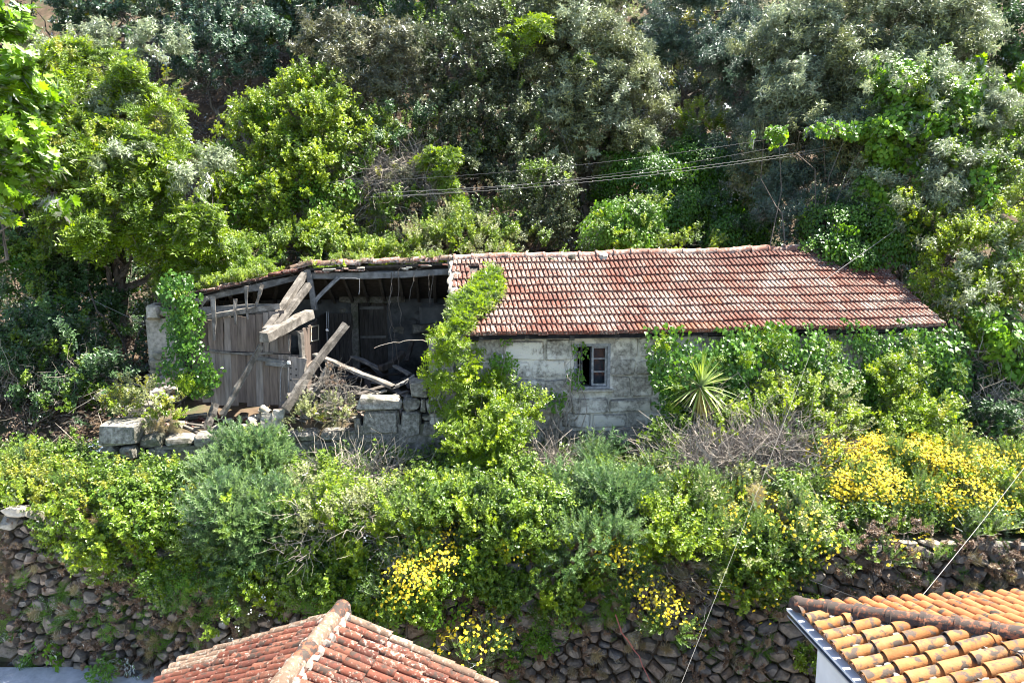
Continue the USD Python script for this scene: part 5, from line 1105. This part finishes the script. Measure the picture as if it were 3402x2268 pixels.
low('bramble falling down the wall left of the largest flower patch', 'bramble', [(720, 1270, 80, 60, 12.8), (790, 1310, 80, 60, 12.5), (730, 1350, 80, 50, 12.2), (810, 1260, 80, 40, 12.9)], 1.4, 1., (('fern', .3, 1.), ('limeb', .4, 1.)), gap=.22, rs=1.04)
low('dark leafy bramble over the wall above the lower house ridge', 'bramble', [(880, 1390, 80, 40, 11.9), (960, 1390, 90, 40, 11.8), (1040, 1340, 80, 60, 12), (820, 1380, 60, 40, 12)], 1.2, 1., (('ivyb', .3, .8),), gap=.26, rs=1.04)
low('bramble hanging in front of the wall right of the paved path', 'limeb', [(470, 1330, 80, 50, 12.4), (540, 1300, 70, 50, 12.5), (500, 1270, 80, 50, 12.7), (590, 1330, 60, 50, 12.3), (400, 1330, 60, 36, 12.4)], 1.4, 1., (('bramble', .4, 1.), ('fern', .3, .9)), gap=.26, rs=1.)
low('white-flecked pale bramble hanging left of the lower house ridge', 'pale', [(600, 1350, 70, 50, 12.3), (660, 1320, 60, 40, 12.5), (590, 1400, 80, 30, 12), (680, 1380, 50, 40, 12.1)], 1.4, 1., (('blossom', .9, .55), ('bramble', .3, 1.)), gap=.24, rs=1.04)
low('green bramble draping the wall below the window broom', 'bramble', [(1180, 1290, 90, 60, 12.6), (1270, 1300, 90, 60, 12.5), (1200, 1360, 80, 50, 12.1), (1310, 1350, 60, 50, 12.1), (1110, 1290, 70, 60, 12.6)], 1.4, 1., (('weed', .5, 1.), ('limeb', .4, 1.)), gap=.22, rs=1.04)
low('bramble between the window broom and the dead brush', 'limeb', [(1530, 1140, 80, 60, 13.7), (1600, 1190, 90, 60, 13.3), (1520, 1230, 90, 60, 13), (1700, 1180, 80, 60, 13.4), (1640, 1260, 90, 60, 12.8)], 1.4, 1., (('weed', .6, 1.), ('pale', .2, 1.)), gap=.24, rs=1.04)
low('leafy mass left of the yellow meadow above the wall', 'bramble', [(1760, 1190, 80, 70, 13.2), (1730, 1270, 90, 60, 12.6), (1820, 1240, 70, 60, 12.7), (1700, 1330, 90, 50, 12.2), (1790, 1310, 60, 50, 12.2)], 1.3, 1., (('weed', .6, 1.), ('daisy', .9, .8), ('pale', .3, 1.)), gap=.24, rs=1.04)
low('sunlit bramble before the ivy wall right of the cordyline', 'limeb', [(1740, 980, 80, 50, 14.6), (1830, 940, 90, 60, 14.7), (1900, 1000, 100, 60, 14.3), (1680, 1020, 70, 50, 14.4), (1800, 1040, 90, 30, 14)], 1.3, 1., (('bramble', .4, 1.), ('pale', .3, 1.)), gap=.26)
low('sunlit bramble under the right end of the cottage', 'limeb', [(2090, 850, 60, 26, 15.1), (2040, 905, 40, 24, 15), (2130, 925, 60, 40, 14.9), (2080, 975, 80, 30, 14.6), (2010, 1000, 70, 24, 14.4), (2150, 1000, 60, 30, 14.4)], 1.05, 1., (('wist', .3, .85), ('gold', .15, 1.)), gap=.36)
low('dark leafy tangle at the foot of the wall beneath the cordyline', 'bramble', [(1560, 1020, 60, 70, 14.8), (1530, 1090, 60, 40, 14.5), (1620, 970, 50, 50, 14.9), (1600, 1070, 50, 40, 14.3)], 1.2, .95, (('ivy', .4, .8), ('twig', .3, 1.)), gap=.28)
low('grey heap of dead brush right of the cordyline', 'twig', [(1770, 1035, 80, 24, 14.2), (1690, 1070, 90, 22, 13.9), (1830, 1062, 70, 20, 13.9), (1640, 1108, 80, 16, 13.6), (1790, 1095, 80, 16, 13.6), (1560, 1090, 50, 14, 13.9)], 3.4, 1., (), 'dead_brush', 'brushwood', gap=.08)
low('grey dead sticks arching before the stepped low wall', 'twig', [(870, 1085, 60, 9, 14.4), (780, 1095, 40, 8, 14.3)], 1.2, 1., (), 'dead_brush', 'brushwood', gap=.1)
low('grey dead twigs below the cottage window', 'twig', [(1290, 1075, 50, 14, 14.5), (1240, 1090, 40, 10, 14.4), (1500, 1085, 50, 12, 14.5)], 1.5, .9, (), 'dead_brush', 'brushwood', gap=.1)
# flowers
low('broad meadow of yellow daisies covering the right end of the terrace', 'weed', [(1900, 1090, 80, 50, 13.6), (1990, 1070, 100, 50, 13.8), (2090, 1070, 100, 50, 13.7), (2190, 1080, 100, 50, 13.6), (2290, 1090, 90, 50, 13.5), (1950, 1140, 90, 50, 13.1), (2060, 1140, 110, 45, 13), (2180, 1140, 110, 45, 13), (2300, 1160, 80, 50, 12.9), (1880, 1150, 60, 40, 13)], 1.5, 1., (('daisy', 6.5, .6), ('limeb', .25, 1.)), 'daisy_meadow', 'flowers', gap=.12)
low('largest yellow daisy patch hanging over the wall above the lower house', 'weed', [(920, 1330, 80, 46, 11.75), (975, 1290, 60, 34, 11.95), (885, 1365, 50, 28, 11.6)], 1.2, 1., (('daisy', 4.5, .66),), 'daisy_patch', 'flowers', gap=.14)
low('yellow daisy patch trailing down the wall below the window broom', 'weed', [(1430, 1310, 56, 44, 11.75), (1475, 1380, 56, 44, 11.55), (1415, 1270, 40, 34, 12), (1540, 1430, 50, 26, 11.4)], 1.2, 1., (('daisy', 4.2, .66),), 'daisy_patch', 'flowers', gap=.16)
low('sparse yellow daisies between the two brooms', 'weed', [(1180, 1230, 50, 40, 13), (1030, 1240, 50, 30, 13)], 1., .9, (('daisy', 2., .66),), 'daisy_patch', 'flowers', gap=.2)
low('yellow daisies right of the dry straw on the wall edge', 'weed', [(1760, 1240, 60, 60, 12.55), (1640, 1330, 60, 50, 12.15), (1600, 1260, 50, 50, 12.7)], 1.2, 1., (('daisy', 2., .66), ('straw', .4, 1.)), 'daisy_patch', 'flowers', gap=.2)
low('low daisy clump growing at the wall foot right of the lower house', 'weed', [(1080, 1500, 30, 40, 11.2), (1120, 1480, 25, 25, 11.3)], 1.2, .9, (('daisy', 2.6, .8),), 'daisy_patch', 'flowers', gap=.2)
low('dry straw-coloured grass clump on the wall edge', 'straw', [(1545, 1330, 50, 40, 12.2), (1600, 1310, 30, 30, 12.4)], 1.6, 1., (('twig', .4, .8),), 'dry_grass', 'grass', gap=.15)
low('tuft of dry grass on top of the low wall', 'straw', [(385, 995, 36, 14, 15.2, .2)], 1.6, .6, (), 'dry_grass', 'grass', gap=.15)
# plants in the stone wall
wallpts = [('stonecrop', 'brown and red stonecrop mat on the wall right of the paved path', 'sedum', [(120, 1320, 70, 60), (80, 1270, 60, 40), (190, 1370, 50, 40)], .9), ('stonecrop', 'pinkish stonecrop cushion left of the hipped roof corner', 'sedum', [(1780, 1430, 45, 50), (1760, 1490, 40, 30), (1800, 1380, 40, 30)], 1.2),
           ('stonecrop', 'brown stonecrop mat on the wall behind the hipped roof', 'sedum', [(1960, 1240, 80, 40), (2080, 1230, 80, 30), (1940, 1290, 50, 30), (2230, 1270, 60, 40), (2330, 1290, 40, 40)], 1.), ('wall_fern', 'green plant rooted in the wall between the two lower roofs', 'fern', [(1250, 1450, 40, 40), (1230, 1400, 40, 30)], 1.),
           ('wall_fern', 'bright green fern low on the wall near the daisy clump', 'ivyb', [(1150, 1510, 50, 30), (1230, 1500, 50, 30)], .7), ('wall_weed', 'green weeds on the wall beneath the hipped roof gutter', 'bramble', [(1890, 1480, 40, 60), (1860, 1420, 30, 40), (1880, 1540, 40, 40)], .9),
           ('wall_weed', 'wild plants with a few daisies on the wall behind the hipped roof', 'weed', [(2000, 1300, 60, 40), (2130, 1310, 50, 30), (2270, 1230, 60, 30)], .9), ('path_weed', 'green weeds at the wall foot beside the paved path', 'ivyb', [(40, 1480, 50, 14), (105, 1505, 34, 12), (250, 1550, 50, 12)], .75),
           ('stonecrop', 'reddish moss patch on the wall left of the lower house', 'sedum', [(400, 1420, 40, 16), (560, 1380, 40, 30), (480, 1440, 30, 14), (430, 1345, 40, 24)], .7), ('wall_fern', 'dull green tufts scattered on the left part of the wall', 'fern', [(270, 1400, 20, 16), (430, 1410, 20, 14), (340, 1340, 30, 14), (160, 1440, 26, 16), (80, 1400, 20, 20)], .7)]
for nm, lab, spn, bl, sc in wallpts:
    bb = []
    for (u, v, ru, rv) in bl:
        p = V(u, v, 12.0)
        for _ in range(5):
            h = np.clip((p[2] + 2.6) / 2.62, 0, 1); p = V(u, v, ret_pt(p[0], h)[1] - .06)
        bb.append((u, v, ru, rv, p[1], .13))
    plant(nm, lab, 'plant', spn, bb, 1.0 if spn != 'sedum' else .9, sc, None, .36, (('daisy', .9, .8),) if 'daisies' in lab else (), checks=False, back=1.)
# ---- cordyline
cp = on(2328, 1285, -.75); cp = cp.copy()
cor = thing('cordyline', 'spiky cordyline palm with a rosette of narrow sword leaves by the wall', 'palm', (cp[0], cp[1], float(terrain(cp[0], cp[1]))))
part(cor, 'trunk', limb((cp[0], cp[1], float(terrain(cp[0], cp[1])) - .1), cp, .075, .055, 4, sides=9), M['bark'], smooth=True)
sword = [leaf_look('sword_leaf', G((.12, .19, .03), (.24, .3, .07), (.36, .4, .14)), (1.3, 1.2, .6), .3, .4, .5), leaf_look('old_sword_leaf', G((.3, .25, .07), (.44, .36, .13)), (1.2, 1., .6), .3)]
rg = np.random.default_rng(14)
for k in range(170):
    az = rg.uniform(0, 2 * math.pi); el = rg.uniform(-1.45, -1.0) if k < 45 else rg.uniform(-1.0, 1.4); L = rg.uniform(.5, .85); w = rg.uniform(.03, .042)
    d = np.array([math.cos(az) * math.cos(el), math.sin(az) * math.cos(el), math.sin(el)]); sd = vnorm(np.cross(d, EZ + .01)); v = []
    droop = rg.uniform(.15, .55) * max(.25, math.cos(el))
    for q, ww in ((0, .5), (.25, .95), (.5, 1.), (.75, .7), (1, .04)):
        c = cp + d * L * q - EZ * droop * L * q * q * .6
        nrm_ = vnorm(np.cross(sd, d))
        v += [c - sd * w * ww / 2 + nrm_ * w * .18 * ww, c - nrm_ * 0, c + sd * w * ww / 2 + nrm_ * w * .18 * ww]
    f = []
    for i in range(4):
        for j in range(2): a = i * 3 + j; f += [(a, a + 1, a + 4), (a, a + 4, a + 3)]
    part(cor, 'sword_leaf', trimesh.Trimesh(np.array(v), f, process=False), sword[1 if (el < -1. and rg.random() < .75) or rg.random() < .06 else 0])
# ---- ground cover: what nobody could count
def cover(name, label, cat, spec, n, xr, yr, test, seed, scale=1., lift=.1, up=1., yh=None):
    rg = np.random.default_rng(seed); x, y = rg.uniform(*xr, n), rg.uniform(*yr, n)
    z = terrain(x, y); P = np.stack([x, y, z + rg.uniform(0, lift, n)], -1)
    ok = test(x, y, z) & clear_of_walls(P) & (meshkit.noise(P * .9, seed) > .25)
    P = P[ok]; path = thing(name, label, cat, (0, 0, 0)); stage.GetPrimAtPath(path).SetCustomDataByKey('kind', 'stuff')
    scatter(path, 'leaves', P, EZ * up + rg.normal(0, .35, P.shape), spec, rg.uniform(.7, 1.4, len(P)) * scale, seed, yh)
inh = lambda x, y: (lambda s, t: (s > -7.3) & (s < 10.1) & (t > .2) & (t < 6.2))((x - H0[0]) * HA[0] + (y - H0[1]) * HA[1], (x - H0[0]) * HB[0] + (y - H0[1]) * HB[1])
wy = lambda x: lin(x, [-12, -9, 0, 9, 12], [12.95, 12.85, 12.0, 11.75, 11.7])
cover('terrace_undergrowth', 'mixed green undergrowth covering the terrace between the bushes', 'undergrowth', 'bramble', 3600, (-11, 11), (11.9, 15.6), lambda x, y, z: (y > wy(x) + .1) & ~inh(x, y), 301, 1., .3)
cover('terrace_weeds', 'fine upright weeds among the bushes of the terrace', 'weeds', 'weed', 1800, (-11, 11), (11.9, 15.4), lambda x, y, z: (y > wy(x) + .1) & ~inh(x, y), 302, 1., .15)
cover('slope_undergrowth', 'shaded green undergrowth on the wooded slope', 'undergrowth', 'dark', 2600, (-18, 20), (16, 38), lambda x, y, z: ~inh(x, y) & ~((x > -13) & (x < -6.5) & (y > 22) & (y < 32)), 303, 1.3, .5)
cover('leaf_litter', 'brown leaf litter on the bare bank and slope', 'leaf litter', 'litter', 2600, (-15, 16), (14.5, 34), lambda x, y, z: ~inh(x, y), 304, 1.2, .05)
for nm_, lb_, sp_, n_, sc_ in (('wall_moss', 'brown moss and tiny leaves growing in the joints of the retaining wall', 'sedum', 1300, .95), ('wall_sprouts', 'small green sprouts rooted all over the retaining wall', 'fern', 420, .6), ('wall_grass', 'thin dry grass hanging from the joints of the retaining wall', 'straw', 160, .7)):
    rg = np.random.default_rng(len(nm_) * 7); P = []
    while len(P) < n_:
        x, h = rg.uniform(-11, 11), rg.random() ** .8
        if meshkit.noise(np.array([x * .9, h * 3, 0.]), len(nm_)) > .42: P.append(ret_pt(x, h) - np.array([0, rg.uniform(.0, .14), 0]))
    P = np.array(P); t_ = thing(nm_, lb_, nm_.split('_')[1], (0, 0, 0)); stage.GetPrimAtPath(t_).SetCustomDataByKey('kind', 'stuff')
    scatter(t_, 'leaves', P, np.array([0, -1, .5]) + rg.normal(0, .4, P.shape), sp_, rg.uniform(.6, 1.4, n_) * sc_, 31)
cover('dead_sticks', 'dead sticks lying on the slope left of the ruin', 'sticks', 'twig', 110, (-14, -7.8), (14.6, 26), lambda x, y, z: ~inh(x, y), 305, 1.1, .1, .3)
# ---- trees further up the slope, outside the frame or nearly so: they shade the top of the picture
rg = np.random.default_rng(404)
far = ['behind the dark oaks', 'behind the loquat', 'behind the glossy tree', 'above the centre olive', 'above the thin acacia', 'above the big silver olive', 'above the top right tree']
for k, (x, y, h, r) in enumerate([(-13, 36, 9, 3.6), (-7.5, 35, 9.5, 3.8), (-2.5, 36.5, 9, 3.4), (3, 38, 9, 3.2), (8, 37, 8.5, 3.2), (13, 36, 9, 3.4), (19, 35, 9, 3.6)]):
    z0 = float(terrain(x, y)); t = thing('forest_tree', 'tall dark forest tree high on the slope ' + far[k], 'tree', (x, y, z0))
    bl = [(np.array([x, y, z0 + h * .72]), np.array([r, r, r * .8])), (np.array([x - r * .5, y - r * .5, z0 + h * .5]), np.array([r * .7, r * .7, r * .6])), (np.array([x + r * .5, y - r * .3, z0 + h * .55]), np.array([r * .7, r * .7, r * .6]))]
    part(t, 'trunk', limb((x, y, z0 - .2), bl[0][0], .22, .07, k, sides=8), M['bark'], smooth=True)
    part(t, 'branches', [limb((x, y, z0 + h * .35), b[0], .1, .03, k + i) for i, b in enumerate(bl)], M['bark'], kind='stuff')
    P, Z = foliage(bl, 'oak', .17, 2000 + k, .25, gs=1.)
    scatter(t, 'crown', P, Z, 'oak', rg.uniform(2., 3., len(P)), 2100 + k)
# ------------------------------------------------------------------ wires and canes
def wire(label, a, b, sag, r, mat='cable', name='overhead_wire', cat='wire'): solo(name, label, cat, tube(catenary(a, b, sag), r, 5), M[mat], smooth=True)
for k, (lab, u0, v0, u1, v1, Y0, Y1) in enumerate([('topmost of the overhead wires crossing behind the roof', 1080, 607, 2560, 462, 20.2, 20.0), ('second overhead wire from the top behind the roof', 1240, 655, 2640, 478, 20.4, 20.1), ('third overhead wire from the top, paired with the lowest', 1255, 640, 2760, 490, 20.5, 20.2), ('lowest overhead wire behind the roof', 1230, 655, 2760, 498, 20.6, 20.2)]):
    wire(lab, at(u0, v0, Y0), at(u1, v1, Y1),   .18, .005, 'cable' if k < 2 else 'cable_grey')
wire('pale stay wire rising from the roof tiles into the right-hand vine', roof_pt(8.05, .55), at(3030, 725, 18.4), 0, .007, 'cable_grey', 'stay_wire')
wire('long pale wire slanting from the right eave down past the lower roofs', roof_pt(7.2, 0) - EZ * .08 - HB * .05, at(2255, 2290, 8.6), .05, .002, 'cable_grey', 'stay_wire')
wire('thick white cable from the right edge to the hipped roof', at(3450, 1490, 12.5), at(3058, 1985, 8.9), .03, .004, 'cable_grey', 'stay_wire')
wire('thin dark wire crossing over the hipped roof', at(2690, 1925, 10.6), at(3450, 2185, 6.8), .03, .005, 'cable', 'stay_wire')
wire('thin wire running down to the wall stub on the left', at(-40, 826, 18.5), at(490, 1082, 17.9), .02, .006, 'cable_grey', 'stay_wire')
solo('cane', 'reddish dry cane hanging down the stone wall', 'stem', limb(at(2045, 2040, 11.5), at(2165, 2275, 11.15), .013, .008, 8, wob=.08, sides=5), M['twig_red'], smooth=True)
solo('cane', 'reddish stake leaning among the bright creeper above the ruin', 'stake', limb(at(1475, 600, 21.9), at(1530, 745, 21.4), .03, .025, 9, wob=.05, sides=6), M['twig_red'], smooth=True)
rg = np.random.default_rng(55)
for k, (u0, v0, u1, v1, t) in enumerate([(1300, 905, 1325, 1215, 2.9), (1322, 900, 1345, 1130, 2.95), (1298, 1000, 1308, 1210, 2.9), (1376, 905, 1360, 1000, 2.9), (1425, 910, 1430, 1010, 2.9), (1438, 910, 1428, 1020, 2.95), (1310, 900, 1290, 1010, 2.85)]):
    solo('dangling_vine', 'dry bare vine dangling from the ruin ridge into the dark room', 'vine', limb(on(u0, v0, t), on(u1, v1, t), .009, .005, 70 + k, wob=.07, n=14, sides=4), M['bark'], 'dry vines under the ruin ridge')
for k, (u0, v0, u1, v1, Y) in enumerate([(960, 520, 1040, 660, 22), (1100, 660, 1250, 585, 21.8), (1190, 690, 1400, 560, 22.2), (1240, 470, 1275, 590, 23.2), (1210, 560, 1260, 590, 22.6)]):
    solo('bare_branch', ['thin arched bare branch left of the dead stick thicket', 'bare branch lying across the dead stick thicket', 'long bare branch crossing below the overhead wires', 'bare leaning loquat stem above the thicket', 'short forked bare stem under the loquat'][k], 'branch', limb(at(u0, v0, Y), at(u1, v1, Y - .3), .03, .012, 20 + k, wob=.12, n=12), M['bark'], smooth=True)
solo('arching_shoot', 'thin bramble shoot arching over the dark room towards the left', 'stem', limb(on(1460, 1140, .5), on(1243, 1156, .3), .009, .005, 3, arch=.14, n=12, sides=4), M['twig'])
solo('arching_shoot', 'dead shoot curving out left of the rubble bramble', 'stem', limb(at(470, 1280, 15.4), at(228, 1372, 15), .01, .005, 5, arch=.12, n=12, sides=4), M['twig'])
solo('old_terrace_wall', 'strip of old grey stone wall showing behind the roof', 'wall', [hbox(5.3 + rg.uniform(-.05, .05) - .04 * k, 6.0 - .05 * k, 8.2, 8.8, 3.0 + k * .3, 3.29 + k * .3, cham=.04, jit=.02, rng=rng) for k in range(6)], M['granite_dark'])
plant_out()
print('sprigs', COUNT[0])
